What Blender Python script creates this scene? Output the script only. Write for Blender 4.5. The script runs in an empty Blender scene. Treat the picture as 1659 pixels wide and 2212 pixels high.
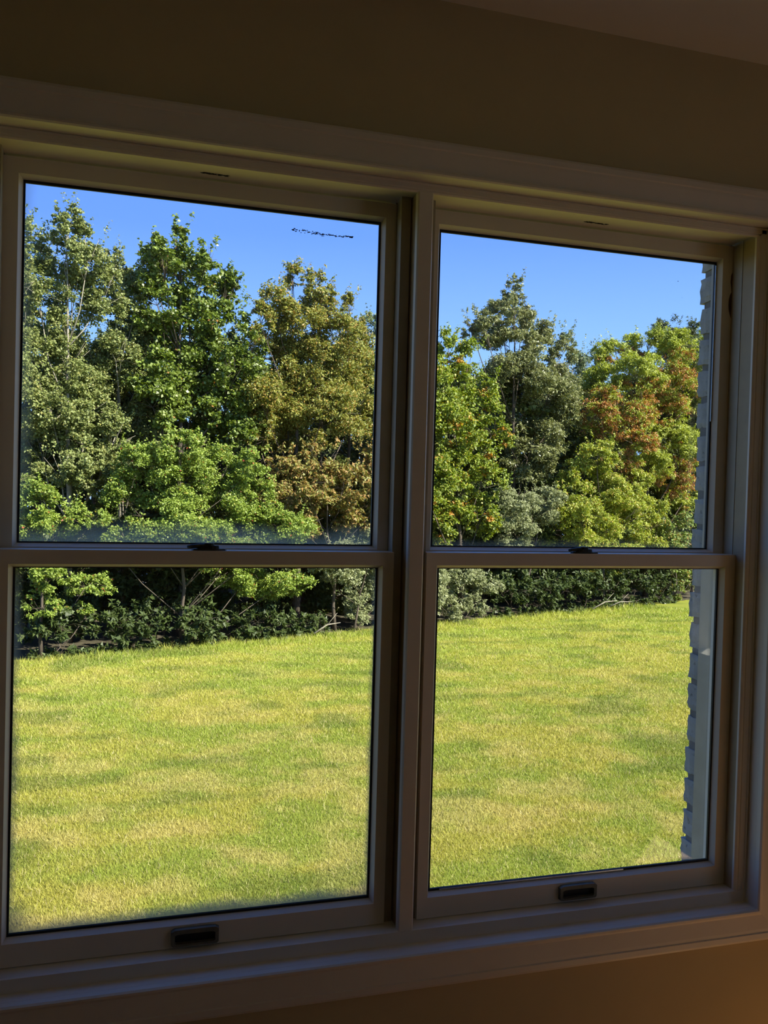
import bpy, math, random
import numpy as np

# ------------------------------------------------------------------ camera, sky, sun, exposure
SC = bpy.context.scene
COL = SC.collection
EYE = 4.2                                   # eye height above the lawn; the room is on the upper floor
YAW, PITCH, ROLL, FPX = 0.28590, -0.02129, 0.02764, 1872.3
cy_, sy_, cp_, sp_ = math.cos(YAW), math.sin(YAW), math.cos(PITCH), math.sin(PITCH)
FWD = np.array([sy_ * cp_, cy_ * cp_, sp_])
R0 = np.array([cy_, -sy_, 0.0]); U0 = np.cross(R0, FWD)
RIGHT = R0 * math.cos(ROLL) + U0 * math.sin(ROLL)
UP = -R0 * math.sin(ROLL) + U0 * math.cos(ROLL)
cam_data = bpy.data.cameras.new('camera')
cam_data.sensor_fit = 'HORIZONTAL'; cam_data.sensor_width = 36.0
cam_data.lens = 36.0 * FPX / 1659.0
cam_data.clip_start = 0.05; cam_data.clip_end = 400
cam = bpy.data.objects.new('camera', cam_data); COL.objects.link(cam)
from mathutils import Matrix, Vector
cam.matrix_world = Matrix(((RIGHT[0], UP[0], -FWD[0], 0.0), (RIGHT[1], UP[1], -FWD[1], -1.6),
                           (RIGHT[2], UP[2], -FWD[2], EYE), (0, 0, 0, 1)))
SC.camera = cam

SUN_EL, SUN_AZ = math.radians(40), (0.74, -0.672)   # from behind the house and to the right
TO_SUN = Vector((SUN_AZ[0] * math.cos(SUN_EL), SUN_AZ[1] * math.cos(SUN_EL), math.sin(SUN_EL))).normalized()
sun_data = bpy.data.lights.new('sun', 'SUN'); sun_data.energy = 9.8; sun_data.angle = math.radians(0.53)
sun_data.color = (1.0, 0.93, 0.80)
sun = bpy.data.objects.new('sun', sun_data); COL.objects.link(sun)
sun.rotation_euler = TO_SUN.to_track_quat('Z', 'Y').to_euler(); sun.location = (20, -20, 30)

world = bpy.data.worlds.new('sky'); SC.world = world; world.use_nodes = True
wt = world.node_tree; wt.nodes.clear()
w_out = wt.nodes.new('ShaderNodeOutputWorld'); w_bg = wt.nodes.new('ShaderNodeBackground')
w_tc = wt.nodes.new('ShaderNodeTexCoord'); w_sep = wt.nodes.new('ShaderNodeSeparateXYZ'); w_rmp = wt.nodes.new('ShaderNodeValToRGB')
wt.links.new(w_tc.outputs['Generated'], w_sep.inputs[0]); wt.links.new(w_sep.outputs['Z'], w_rmp.inputs[0])
wt.links.new(w_rmp.outputs[0], w_bg.inputs[0]); wt.links.new(w_bg.outputs[0], w_out.inputs[0])
els = w_rmp.color_ramp.elements
els[0].position = 0.0; els[0].color = (0.42, 0.66, 1.0, 1)
els[1].position = 1.0; els[1].color = (0.03, 0.12, 0.50, 1)
for p, c in ((0.12, (0.31, 0.56, 1.02, 1)), (0.28, (0.145, 0.32, 0.90, 1)), (0.55, (0.06, 0.19, 0.66, 1))):
    e = els.new(p); e.color = c
w_bg.inputs[1].default_value = 1.0

SC.view_settings.view_transform = 'Standard'; SC.view_settings.look = 'None'
SC.view_settings.exposure = 0.57; SC.view_settings.gamma = 1.0; SC.view_settings.use_curve_mapping = False
SC.cycles.adaptive_threshold = 0.025; SC.cycles.max_bounces = 8; SC.cycles.diffuse_bounces = 5; SC.cycles.glossy_bounces = 3; SC.cycles.transmission_bounces = 3; SC.cycles.transparent_max_bounces = 12
SC.cycles.caustics_reflective = False; SC.cycles.caustics_refractive = False

# ------------------------------------------------------------------ helpers
rng = np.random.default_rng(11)
random.seed(5)

def tag(o, label=None, cat=None, group=None, kind=None):
    if label: o['label'] = label
    if cat: o['category'] = cat
    if group: o['group'] = group
    if kind: o['kind'] = kind
    return o

def empty(name, loc=(0, 0, 0)):
    o = bpy.data.objects.new(name, None); COL.objects.link(o); o.location = loc
    o.empty_display_size = 0.1
    return o

def link(name, me, parent=None, mats=()):
    for m in mats: me.materials.append(m)
    o = bpy.data.objects.new(name, me); COL.objects.link(o)
    if parent is not None:
        o.parent = parent
        if parent.type == 'EMPTY': o.matrix_parent_inverse = Matrix.Translation(parent.location).inverted()
    return o

class MB:
    """collects boxes, rings, prisms and tubes in world coordinates"""
    def __init__(s): s.v = []; s.f = []
    def add(s, vs, fs):
        n = len(s.v); s.v += [tuple(map(float, v)) for v in vs]; s.f += [tuple(i + n for i in f) for f in fs]; return s
    def box(s, x0, x1, y0, y1, z0, z1):
        v = [(x0, y0, z0), (x1, y0, z0), (x1, y1, z0), (x0, y1, z0), (x0, y0, z1), (x1, y0, z1), (x1, y1, z1), (x0, y1, z1)]
        return s.add(v, [(3, 2, 1, 0), (4, 5, 6, 7), (0, 1, 5, 4), (1, 2, 6, 5), (2, 3, 7, 6), (3, 0, 4, 7)])
    def sweep(s, prof, frames, closed=True, cap=True):
        """prof: list of 2d points; frames: list of functions p2 -> 3d"""
        n = len(prof); vs = []; fs = []
        for fr in frames: vs += [fr(p) for p in prof]
        m = len(frames)
        for j in range(m - 1):
            for i in range(n if closed else n - 1):
                k = (i + 1) % n; fs.append((j * n + i, j * n + k, (j + 1) * n + k, (j + 1) * n + i))
        if cap and closed:
            fs.append(tuple(range(n - 1, -1, -1))); fs.append(tuple((m - 1) * n + i for i in range(n)))
        return s.add(vs, fs)
    def tube(s, pts, rad, sides=6):
        pts = [np.array(p, float) for p in pts]; vs = []; fs = []; n = len(pts)
        for i, p in enumerate(pts):
            t = pts[min(i + 1, n - 1)] - pts[max(i - 1, 0)]; t = t / (np.linalg.norm(t) + 1e-9)
            a = np.cross(t, (0, 0, 1) if abs(t[2]) < .9 else (1, 0, 0)); a = a / (np.linalg.norm(a) + 1e-9); b = np.cross(t, a)
            for k in range(sides):
                th = 2 * math.pi * k / sides; vs.append(p + (a * math.cos(th) + b * math.sin(th)) * rad[i])
        for i in range(n - 1):
            for k in range(sides):
                q = (k + 1) % sides; fs.append((i * sides + k, i * sides + q, (i + 1) * sides + q, (i + 1) * sides + k))
        fs.append(tuple(range(sides - 1, -1, -1))); fs.append(tuple((n - 1) * sides + k for k in range(sides)))
        return s.add(vs, fs)
    def build(s, name, mat, parent=None, smooth=False, bevel=0.0):
        me = bpy.data.meshes.new(name); me.from_pydata(s.v, [], s.f); me.update()
        import bmesh
        bm = bmesh.new(); bm.from_mesh(me); bmesh.ops.recalc_face_normals(bm, faces=bm.faces); bm.to_mesh(me); bm.free()
        if smooth: me.polygons.foreach_set('use_smooth', [True] * len(me.polygons))
        o = link(name, me, parent, [mat])
        if bevel:
            md = o.modifiers.new('bevel', 'BEVEL'); md.width = bevel; md.segments = 2; md.limit_method = 'ANGLE'
        return o

# ------------------------------------------------------------------ materials
def mat(name):
    m = bpy.data.materials.new(name); m.use_nodes = True
    nt = m.node_tree; bs = nt.nodes['Principled BSDF']
    return m, nt, bs

def noise(nt, scale, detail=4, rough=.55, coord='Object', stretch=None):
    tc = nt.nodes.new('ShaderNodeTexCoord'); nz = nt.nodes.new('ShaderNodeTexNoise')
    nz.inputs['Scale'].default_value = scale; nz.inputs['Detail'].default_value = detail; nz.inputs['Roughness'].default_value = rough
    src = tc.outputs[coord]
    if stretch:
        mp = nt.nodes.new('ShaderNodeMapping'); mp.inputs['Scale'].default_value = stretch
        nt.links.new(src, mp.inputs[0]); src = mp.outputs[0]
    nt.links.new(src, nz.inputs['Vector'])
    return nz

def ramp(nt, fac, stops):
    r = nt.nodes.new('ShaderNodeValToRGB'); nt.links.new(fac, r.inputs[0]); e = r.color_ramp.elements
    e[0].position, e[0].color = stops[0][0], (*stops[0][1], 1); e[1].position, e[1].color = stops[-1][0], (*stops[-1][1], 1)
    for p, c in stops[1:-1]: x = e.new(p); x.color = (*c, 1)
    return r

def painted(name, c0, c1, rough, scale=14, bump=.03, bscale=180, stretch=None):
    m, nt, bs = mat(name)
    nz = noise(nt, scale); r = ramp(nt, nz.outputs['Fac'], [(.3, c0), (.7, c1)])
    nt.links.new(r.outputs[0], bs.inputs['Base Color']); bs.inputs['Roughness'].default_value = rough
    n2 = noise(nt, bscale, 2, stretch=stretch); bp = nt.nodes.new('ShaderNodeBump'); bp.inputs['Strength'].default_value = bump; bp.inputs['Distance'].default_value = .002
    nt.links.new(n2.outputs['Fac'], bp.inputs['Height']); nt.links.new(bp.outputs[0], bs.inputs['Normal'])
    return m

M_WALL = painted('tan_wall_paint', (.58, .47, .25), (.62, .50, .27), .85, 6, .08, 90)
M_CEIL = painted('white_ceiling_paint', (.74, .71, .64), (.78, .75, .68), .9, 6, .06, 120)
M_TRIM = painted('white_trim_paint', (.78, .70, .57), (.82, .74, .61), .45, 9, .05, 60, (1, 8, 8))
M_LINER = painted('jamb_liner_vinyl', (.38, .33, .24), (.45, .39, .29), .5, 20)
M_TAN = painted('tan_jamb_vinyl', (.40, .31, .18), (.46, .36, .21), .55, 20)
M_EXTTRIM = painted('exterior_white_paint', (.62, .68, .72), (.70, .75, .78), .5, 12)
M_BRONZE, _n, _b = mat('dark_bronze'); _b.inputs['Metallic'].default_value = .6; _b.inputs['Roughness'].default_value = .45
_r = ramp(_n, noise(_n, 60).outputs['Fac'], [(.3, (.035, .03, .02)), (.75, (.09, .08, .055))]); _n.links.new(_r.outputs[0], _b.inputs['Base Color'])
M_BLACK, _n, _b = mat('black_rubber_and_shade'); _b.inputs['Roughness'].default_value = .6
_r = ramp(_n, noise(_n, 40).outputs['Fac'], [(.3, (.006, .006, .006)), (.8, (.016, .016, .017))]); _n.links.new(_r.outputs[0], _b.inputs['Base Color'])
M_ALU, _n, _b = mat('spacer_aluminium'); _b.inputs['Metallic'].default_value = .9
_r = ramp(_n, noise(_n, 80).outputs['Fac'], [(.3, (.5, .55, .62)), (.8, (.75, .78, .82))]); _n.links.new(_r.outputs[0], _b.inputs['Base Color']); _b.inputs['Roughness'].default_value = .35
M_LIFT = painted('olive_lift_plastic', (.13, .12, .085), (.20, .185, .13), .5, 40)
M_GRIME = painted('black_grime', (.012, .010, .008), (.04, .03, .022), .9, 200)
M_BARE = painted('bare_wood', (.10, .05, .025), (.16, .08, .035), .8, 70)
M_FLOOR, _n, _b = mat('oak_floor'); _b.inputs['Roughness'].default_value = .35
_nz = noise(_n, 5, 6, stretch=(6, .5, 1)); _r = ramp(_n, _nz.outputs['Fac'], [(.3, (.48, .235, .082)), (.7, (.60, .315, .115))]); _n.links.new(_r.outputs[0], _b.inputs['Base Color'])
M_MORTAR = painted('grey_mortar', (.16, .15, .13), (.24, .22, .19), .95, 40, .3, 200)

def brick_mat():
    m, nt, bs = mat('grey_washed_brick'); bs.inputs['Roughness'].default_value = .9
    nz = noise(nt, 16, 5, .6, 'Object'); r = ramp(nt, nz.outputs['Fac'], [(.25, (.24, .23, .20)), (.5, (.35, .335, .295)), (.8, (.44, .425, .375))])
    n2 = noise(nt, 70, 3, .7); r2 = ramp(nt, n2.outputs['Fac'], [(.30, (.25, .25, .25)), (.40, (1, 1, 1))])
    mx = nt.nodes.new('ShaderNodeMix'); mx.data_type = 'RGBA'; mx.blend_type = 'MULTIPLY'; mx.inputs['Factor'].default_value = .8
    nt.links.new(r.outputs[0], mx.inputs['A']); nt.links.new(r2.outputs[0], mx.inputs['B']); nt.links.new(mx.outputs['Result'], bs.inputs['Base Color'])
    oi = nt.nodes.new('ShaderNodeObjectInfo')                   # every brick its own patch of the texture
    for q in (nz, n2):
        sc_ = nt.nodes.new('ShaderNodeVectorMath'); sc_.operation = 'MULTIPLY_ADD'; sc_.inputs[1].default_value = (1, 1, 1)
        cm = nt.nodes.new('ShaderNodeMath'); cm.operation = 'MULTIPLY'; cm.inputs[1].default_value = 37.0; nt.links.new(oi.outputs['Random'], cm.inputs[0])
        src = q.inputs['Vector'].links[0].from_socket; nt.links.new(src, sc_.inputs[0]); nt.links.new(cm.outputs[0], sc_.inputs[2]); nt.links.new(sc_.outputs[0], q.inputs['Vector'])
    bp = nt.nodes.new('ShaderNodeBump'); bp.inputs['Strength'].default_value = .5; bp.inputs['Distance'].default_value = .003
    nt.links.new(n2.outputs['Fac'], bp.inputs['Height']); nt.links.new(bp.outputs[0], bs.inputs['Normal'])
    return m
M_BRICK = brick_mat()

def glass_mat(name, bands, amount=.55, tint=(.30, .34, .33), specks=True):
    """clear pane with a faint reflection; condensation between the panes where bands say.
    bands: list of (axis 'x'/'z', edge value, direction +1/-1, width, strength)"""
    m = bpy.data.materials.new(name); m.use_nodes = True; nt = m.node_tree; nt.nodes.clear()
    out = nt.nodes.new('ShaderNodeOutputMaterial'); tr = nt.nodes.new('ShaderNodeBsdfTransparent'); tr.inputs[0].default_value = (.965, .985, .975, 1)
    gl = nt.nodes.new('ShaderNodeBsdfGlossy'); gl.inputs['Roughness'].default_value = .02
    lw = nt.nodes.new('ShaderNodeLayerWeight'); lw.inputs['Blend'].default_value = .5
    pw = nt.nodes.new('ShaderNodeMath'); pw.operation = 'POWER'; pw.inputs[1].default_value = 4; nt.links.new(lw.outputs['Facing'], pw.inputs[0])
    ma = nt.nodes.new('ShaderNodeMath'); ma.operation = 'MULTIPLY_ADD'; ma.inputs[1].default_value = .5; ma.inputs[2].default_value = .07; nt.links.new(pw.outputs[0], ma.inputs[0])
    mix = nt.nodes.new('ShaderNodeMixShader'); nt.links.new(ma.outputs[0], mix.inputs[0]); nt.links.new(tr.outputs[0], mix.inputs[1]); nt.links.new(gl.outputs[0], mix.inputs[2])
    last = mix.outputs[0]
    tc = nt.nodes.new('ShaderNodeTexCoord'); sep = nt.nodes.new('ShaderNodeSeparateXYZ'); nt.links.new(tc.outputs['Object'], sep.inputs[0])
    nz = nt.nodes.new('ShaderNodeTexNoise'); nz.inputs['Scale'].default_value = 9; nz.inputs['Detail'].default_value = 3; nt.links.new(tc.outputs['Object'], nz.inputs['Vector'])
    acc = None
    for ax, edge, sgn, wd, st in bands:
        if ax == 'c':                                   # a corner triangle: edge = (x, z), sgn = (sx, sz)
            a = nt.nodes.new('ShaderNodeMath'); a.operation = 'SUBTRACT'; nt.links.new(sep.outputs['X'], a.inputs[0]); a.inputs[1].default_value = edge[0]
            a2 = nt.nodes.new('ShaderNodeMath'); a2.operation = 'MULTIPLY'; nt.links.new(a.outputs[0], a2.inputs[0]); a2.inputs[1].default_value = sgn[0]
            b = nt.nodes.new('ShaderNodeMath'); b.operation = 'SUBTRACT'; nt.links.new(sep.outputs['Z'], b.inputs[0]); b.inputs[1].default_value = edge[1]
            b2 = nt.nodes.new('ShaderNodeMath'); b2.operation = 'MULTIPLY_ADD'; nt.links.new(b.outputs[0], b2.inputs[0]); b2.inputs[1].default_value = sgn[1]; nt.links.new(a2.outputs[0], b2.inputs[2])
            dist = b2
        else:
            a = nt.nodes.new('ShaderNodeMath'); a.operation = 'SUBTRACT'; nt.links.new(sep.outputs[ax.upper()], a.inputs[0]); a.inputs[1].default_value = edge
            dist = nt.nodes.new('ShaderNodeMath'); dist.operation = 'MULTIPLY'; nt.links.new(a.outputs[0], dist.inputs[0]); dist.inputs[1].default_value = sgn
        wob = nt.nodes.new('ShaderNodeMath'); wob.operation = 'MULTIPLY_ADD'; nt.links.new(nz.outputs['Fac'], wob.inputs[0]); wob.inputs[1].default_value = -wd * 1.1; nt.links.new(dist.outputs[0], wob.inputs[2])
        mr = nt.nodes.new('ShaderNodeMapRange'); mr.interpolation_type = 'SMOOTHSTEP'
        mr.inputs['From Min'].default_value = -wd * .6; mr.inputs['From Max'].default_value = wd * .45; mr.inputs['To Min'].default_value = st; mr.inputs['To Max'].default_value = 0
        nt.links.new(wob.outputs[0], mr.inputs['Value'])
        if acc is None: acc = mr.outputs[0]
        else:
            mxm = nt.nodes.new('ShaderNodeMath'); mxm.operation = 'MAXIMUM'; nt.links.new(acc, mxm.inputs[0]); nt.links.new(mr.outputs[0], mxm.inputs[1]); acc = mxm.outputs[0]
    if acc is not None:
        df = nt.nodes.new('ShaderNodeBsdfDiffuse'); df.inputs[0].default_value = (*tint, 1)
        tl = nt.nodes.new('ShaderNodeBsdfTranslucent'); tl.inputs[0].default_value = (*tint, 1)
        fm = nt.nodes.new('ShaderNodeMixShader'); fm.inputs[0].default_value = .7; nt.links.new(df.outputs[0], fm.inputs[1]); nt.links.new(tl.outputs[0], fm.inputs[2])
        am = nt.nodes.new('ShaderNodeMath'); am.operation = 'MULTIPLY'; am.inputs[1].default_value = amount; nt.links.new(acc, am.inputs[0])
        m2 = nt.nodes.new('ShaderNodeMixShader'); nt.links.new(am.outputs[0], m2.inputs[0]); nt.links.new(last, m2.inputs[1]); nt.links.new(fm.outputs[0], m2.inputs[2]); last = m2.outputs[0]
    nt.links.new(last, out.inputs[0])
    return m

def leaf_mat(name, gloss, rough, trans):
    m, nt, bs = mat(name); out = nt.nodes['Material Output']
    at = nt.nodes.new('ShaderNodeAttribute'); at.attribute_name = 'leaf_colour'
    bs.inputs['Roughness'].default_value = rough; bs.inputs['Specular IOR Level'].default_value = gloss
    nt.links.new(at.outputs['Color'], bs.inputs['Base Color'])
    tl = nt.nodes.new('ShaderNodeBsdfTranslucent')
    hs = nt.nodes.new('ShaderNodeHueSaturation'); hs.inputs['Saturation'].default_value = 1.15; hs.inputs['Value'].default_value = 1.1; nt.links.new(at.outputs['Color'], hs.inputs['Color'])
    nt.links.new(hs.outputs[0], tl.inputs[0])
    mx = nt.nodes.new('ShaderNodeMixShader'); mx.inputs[0].default_value = trans
    nt.links.new(bs.outputs[0], mx.inputs[1]); nt.links.new(tl.outputs[0], mx.inputs[2]); nt.links.new(mx.outputs[0], out.inputs[0])
    return m
M_LEAF = leaf_mat('leaf', .35, .5, .28)
M_LEAFG = leaf_mat('glossy_leaf', .5, .42, .25)
M_GRASS = leaf_mat('grass_blade', .2, .6, .3)

def bark(name, c0, c1, stretch=(6, 6, 1.2)):
    m, nt, bs = mat(name); bs.inputs['Roughness'].default_value = .9
    r = ramp(nt, noise(nt, 6, 5, .65, 'Object', stretch).outputs['Fac'], [(.3, c0), (.7, c1)]); nt.links.new(r.outputs[0], bs.inputs['Base Color']); return m
M_BARK = bark('dark_bark', (.045, .035, .025), (.13, .10, .075))
M_BARKP = bark('pale_aspen_bark', (.16, .14, .10), (.38, .34, .27), (3, 3, 5))

# ------------------------------------------------------------------ the room
FL, CE = EYE - 1.52, EYE + 0.9167            # floor and ceiling
YW = -0.0617                                 # inner face of the window wall
XL_, XR_, YB = -2.6, 3.0, -5.2
WX0, WX1, WZ0, WZ1 = -0.2796, 1.3323, EYE - 0.90, EYE + 0.624     # rough opening of the twin window
def struct(o): o['kind'] = 'structure'; return o

b = MB()
b.box(XL_ - .2, WX0, YW, .078, 0, CE + .25); b.box(WX1, XR_ + .2, YW, .078, 0, CE + .25)
b.box(WX0, WX1, YW, .078, 0, WZ0); b.box(WX0, WX1, YW, .078, WZ1, CE + .25)
struct(b.build('wall_front', M_WALL))
SY0, SY1, SZ0, SZ1 = -2.5, -1.5, FL + .66, FL + 2.1               # sun-side window in the right wall
b = MB()
b.box(XR_, XR_ + .15, YB, SY0, 0, CE); b.box(XR_, XR_ + .15, SY1, YW, 0, CE)
b.box(XR_, XR_ + .15, SY0, SY1, 0, SZ0); b.box(XR_, XR_ + .15, SY0, SY1, SZ1, CE)
struct(b.build('wall_right', M_WALL))
struct(MB().box(XL_ - .15, XL_, YB, YW, 0, CE).build('wall_left', M_WALL))
struct(MB().box(XL_ - .15, XR_ + .15, YB - .15, YB, 0, CE).build('wall_back', M_WALL))
struct(MB().box(XL_, XR_, YB, YW, FL - .2, FL).build('floor', M_FLOOR))
struct(MB().box(XL_ - .15, XR_ + .15, YB - .15, YW, CE, CE + .25).build('ceiling', M_CEIL))

# sun-side window, behind the photographer
w3 = struct(empty('window_3', (XR_, (SY0 + SY1) / 2, SZ0)))
for (y0, y1, z0, z1) in ((SY0, SY0 + .05, SZ0, SZ1), (SY1 - .05, SY1, SZ0, SZ1)):
    MB().box(XR_ - .01, XR_ + .1, y0, y1, z0, z1).build('side_jamb', M_TRIM, w3)
MB().box(XR_ - .01, XR_ + .1, SY0 + .05, SY1 - .05, SZ1 - .05, SZ1).build('head_jamb', M_TRIM, w3)
MB().box(XR_ - .04, XR_ + .1, SY0 + .05, SY1 - .05, SZ0, SZ0 + .05).build('sill', M_TRIM, w3)
MB().box(XR_ + .02, XR_ + .07, SY0 + .05, SY1 - .05, (SZ0 + SZ1) / 2 + .18, (SZ0 + SZ1) / 2 + .25).build('meeting_rail', M_TRIM, w3)
MB().box(XR_ + .02, XR_ + .07, (SY0 + SY1) / 2 - .04, (SY0 + SY1) / 2 + .04, SZ0 + .05, (SZ0 + SZ1) / 2 + .18).build('mullion', M_TRIM, w3)
MB().box(XR_ + .04, XR_ + .045, SY0 + .05, SY1 - .05, SZ0 + .05, SZ1 - .05).build('glass_pane', glass_mat('clear_pane', []), w3)

# ------------------------------------------------------------------ casing round the twin window (mitred, moulded)
CI = dict(x0=-.2504, x1=1.303, z0=EYE - .8649, z1=EYE + .5890)     # inner edges
def casing(name, side, width):
    p = [(0, 0), (0, .0125), (.0025, .016), (.0065, .016), (.009, .0125), (.012, .0118), (.040, .0150), (.046, .0150), (.048, .0172), (.058, .0172), (.0625, .0150), (.0655, .0100), (.0655, 0)]
    k = width / .0655; p = [(a * k, d) for a, d in p]
    x0, x1, z0, z1 = CI['x0'], CI['x1'], CI['z0'], CI['z1']
    if side == 'top':    fr = [lambda q: (x0 - q[0], YW - q[1], z1 + q[0]), lambda q: (x1 + q[0], YW - q[1], z1 + q[0])]
    if side == 'bottom': fr = [lambda q: (x0 - q[0], YW - q[1], z0 - q[0]), lambda q: (x1 + q[0], YW - q[1], z0 - q[0])]
    if side == 'right':  fr = [lambda q: (x1 + q[0], YW - q[1], z0 - q[0]), lambda q: (x1 + q[0], YW - q[1], z1 + q[0])]
    if side == 'left':   fr = [lambda q: (x0 - q[0], YW - q[1], z0 - q[0]), lambda q: (x0 - q[0], YW - q[1], z1 + q[0])]
    return struct(MB().sweep(p, fr).build(name, M_TRIM))
casing('trim_1', 'top', .0655); casing('trim_2', 'bottom', .0695); casing('trim_3', 'right', .067); casing('trim_4', 'left', .067)

# jamb extension boards and stops
YS = -.0351
t5 = struct(empty('trim_5', (.5263, YS, CI['z0'])))
def fz(z): return EYE + z
yi = YW + .0002
MB().box(CI['x0'] - .018, CI['x1'] + .018, yi, YS, CI['z1'], CI['z1'] + .018).build('extension_head', M_TRIM, t5)
MB().box(CI['x0'] - .018, CI['x1'] + .018, yi, YS, CI['z0'] - .018, CI['z0']).build('extension_sill', M_TRIM, t5)
MB().box(CI['x0'] - .018, CI['x0'], yi, YS, CI['z0'], CI['z1']).build('extension_side', M_TRIM, t5)
MB().box(CI['x1'], CI['x1'] + .018, yi, YS, CI['z0'], CI['z1']).build('extension_side', M_TRIM, t5)
# moulded stops: profile (across the face from the extension to the sash, depth towards the room)
HS = .0191
prof = [(0, 0), (0, .009), (.0016, .0105), (.004, .0105), (.0048, .009), (.0125, .009), (.0135, .0078), (.0165, .0078), (HS, .0055), (HS, 0)]
MB().sweep([(a, d) for a, d in prof], [lambda q: (CI['x0'], YS + .009 - q[1], CI['z1'] - q[0]), lambda q: (CI['x1'], YS + .009 - q[1], CI['z1'] - q[0])]).build('head_stop', M_TRIM, t5)
vs = [(a * 1.5, d) for a, d in prof]
MB().sweep(vs, [lambda q: (CI['x1'] - q[0], YS + .009 - q[1], fz(-.8392)), lambda q: (CI['x1'] - q[0], YS + .009 - q[1], CI['z1'] - HS * .2)]).build('side_stop', M_TRIM, t5)
MB().sweep(vs, [lambda q: (CI['x0'] + q[0], YS + .009 - q[1], fz(-.8392)), lambda q: (CI['x0'] + q[0], YS + .009 - q[1], CI['z1'] - HS * .2)]).build('side_stop', M_TRIM, t5)
MB().box(1.2746, CI['x1'] + .012, YS + .0091, .094, fz(-.8425), fz(.5735)).build('side_jamb', M_TAN, t5)
MB().box(CI['x0'] - .012, -.2220, YS + .0091, .094, fz(-.8425), fz(.5735)).build('side_jamb', M_TAN, t5)
# sill nosing and sloping sill
MB().add([(CI['x0'], YS, fz(-.866)), (CI['x1'], YS, fz(-.866)), (CI['x1'], YS, fz(-.8405)), (CI['x0'], YS, fz(-.8405)),
          (CI['x0'], YS + .003, fz(-.8393)), (CI['x1'], YS + .003, fz(-.8393)), (CI['x1'], .09, fz(-.8425)), (CI['x0'], .09, fz(-.8425)), (CI['x0'], .105, fz(-.87)), (CI['x1'], .105, fz(-.87)),
          (CI['x0'], .105, fz(-.9)), (CI['x1'], .105, fz(-.9)), (CI['x0'], YS, fz(-.9)), (CI['x1'], YS, fz(-.9))],
         [(0, 1, 2, 3), (3, 2, 5, 4), (4, 5, 6, 7), (7, 6, 9, 8), (8, 9, 11, 10), (10, 11, 13, 12), (12, 13, 1, 0), (0, 3, 4, 7, 8, 10, 12), (1, 13, 11, 9, 6, 5, 2)]).build('sill_board', M_TRIM, t5)
# head jamb (soffit above the sashes)
MB().box(CI['x0'], CI['x1'], YS + .009, .12, fz(.5735), fz(.60)).build('head_jamb', M_TRIM, t5)
# centre mullion
t6 = struct(empty('trim_6', (.5263, 0, fz(-.84))))
MB().box(.5135, .5391, YS + .010, .12, fz(-.8425), fz(.5735)).build('post', M_TAN, t6)
mp = [(.5109, .0), (.5109, -.0125), (.5135, -.0155), (.5391, -.0155), (.5417, -.0125), (.5417, 0)]
MB().sweep(mp, [lambda q: (q[0], YS + .0155 + q[1], fz(-.8400)), lambda q: (q[0], YS + .0155 + q[1], fz(.5712))]).build('face_stop', M_TRIM, t6)

# ------------------------------------------------------------------ the two double-hung windows
def ring(x0, x1, z0, z1, y, ix, iy):
    """frame face between an outer rectangle at y and one inset by ix at y+iy"""
    v = [(x0, y, z0), (x1, y, z0), (x1, y, z1), (x0, y, z1), (x0 + ix, y + iy, z0 + ix), (x1 - ix, y + iy, z0 + ix), (x1 - ix, y + iy, z1 - ix), (x0 + ix, y + iy, z1 - ix)]
    return v, [(0, 1, 5, 4), (1, 2, 6, 5), (2, 3, 7, 6), (3, 0, 4, 7)]

def ring_solid(m, x0, x1, z0, z1, ox0, ox1, oz0, oz1, y0, y1):
    """rectangular frame: opening x0..x1,z0..z1 inside outer ox.. , from y0 to y1"""
    o = [(ox0, oz0), (ox1, oz0), (ox1, oz1), (ox0, oz1)]; i = [(x0, z0), (x1, z0), (x1, z1), (x0, z1)]
    v = [(a, y0, c) for a, c in o] + [(a, y0, c) for a, c in i] + [(a, y1, c) for a, c in o] + [(a, y1, c) for a, c in i]
    f = []
    for k in range(4):
        n = (k + 1) % 4
        f += [(k, n, 4 + n, 4 + k), (8 + n, 8 + k, 12 + k, 12 + n), (k, 8 + k, 8 + n, n), (4 + n, 12 + n, 12 + k, 4 + k)]
    m.add(v, f)

def bead(x0, x1, z0, z1, y, parent, inset, depth):
    """sloped glazing bead, solid: bevel from the face edge to the glass"""
    m = MB(); v, f = ring(x0, x1, z0, z1, y, inset, depth); m.add(v, f)
    v2 = [(x0, y, z0), (x1, y, z0), (x1, y, z1), (x0, y, z1), (x0, y + depth, z0), (x1, y + depth, z0), (x1, y + depth, z1), (x0, y + depth, z1)]
    m.add(v2, [(0, 4, 5, 1), (1, 5, 6, 2), (2, 6, 7, 3), (3, 7, 4, 0)])
    m.add([(x0, y + depth, z0), (x1, y + depth, z0), (x1, y + depth, z1), (x0, y + depth, z1), (x0 + inset, y + depth, z0 + inset), (x1 - inset, y + depth, z0 + inset), (x1 - inset, y + depth, z1 - inset), (x0 + inset, y + depth, z1 - inset)],
          [(0, 4, 5, 1), (1, 5, 6, 2), (2, 6, 7, 3), (3, 7, 4, 0)])
    return m.build('glazing_bead', M_TRIM, parent)

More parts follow.
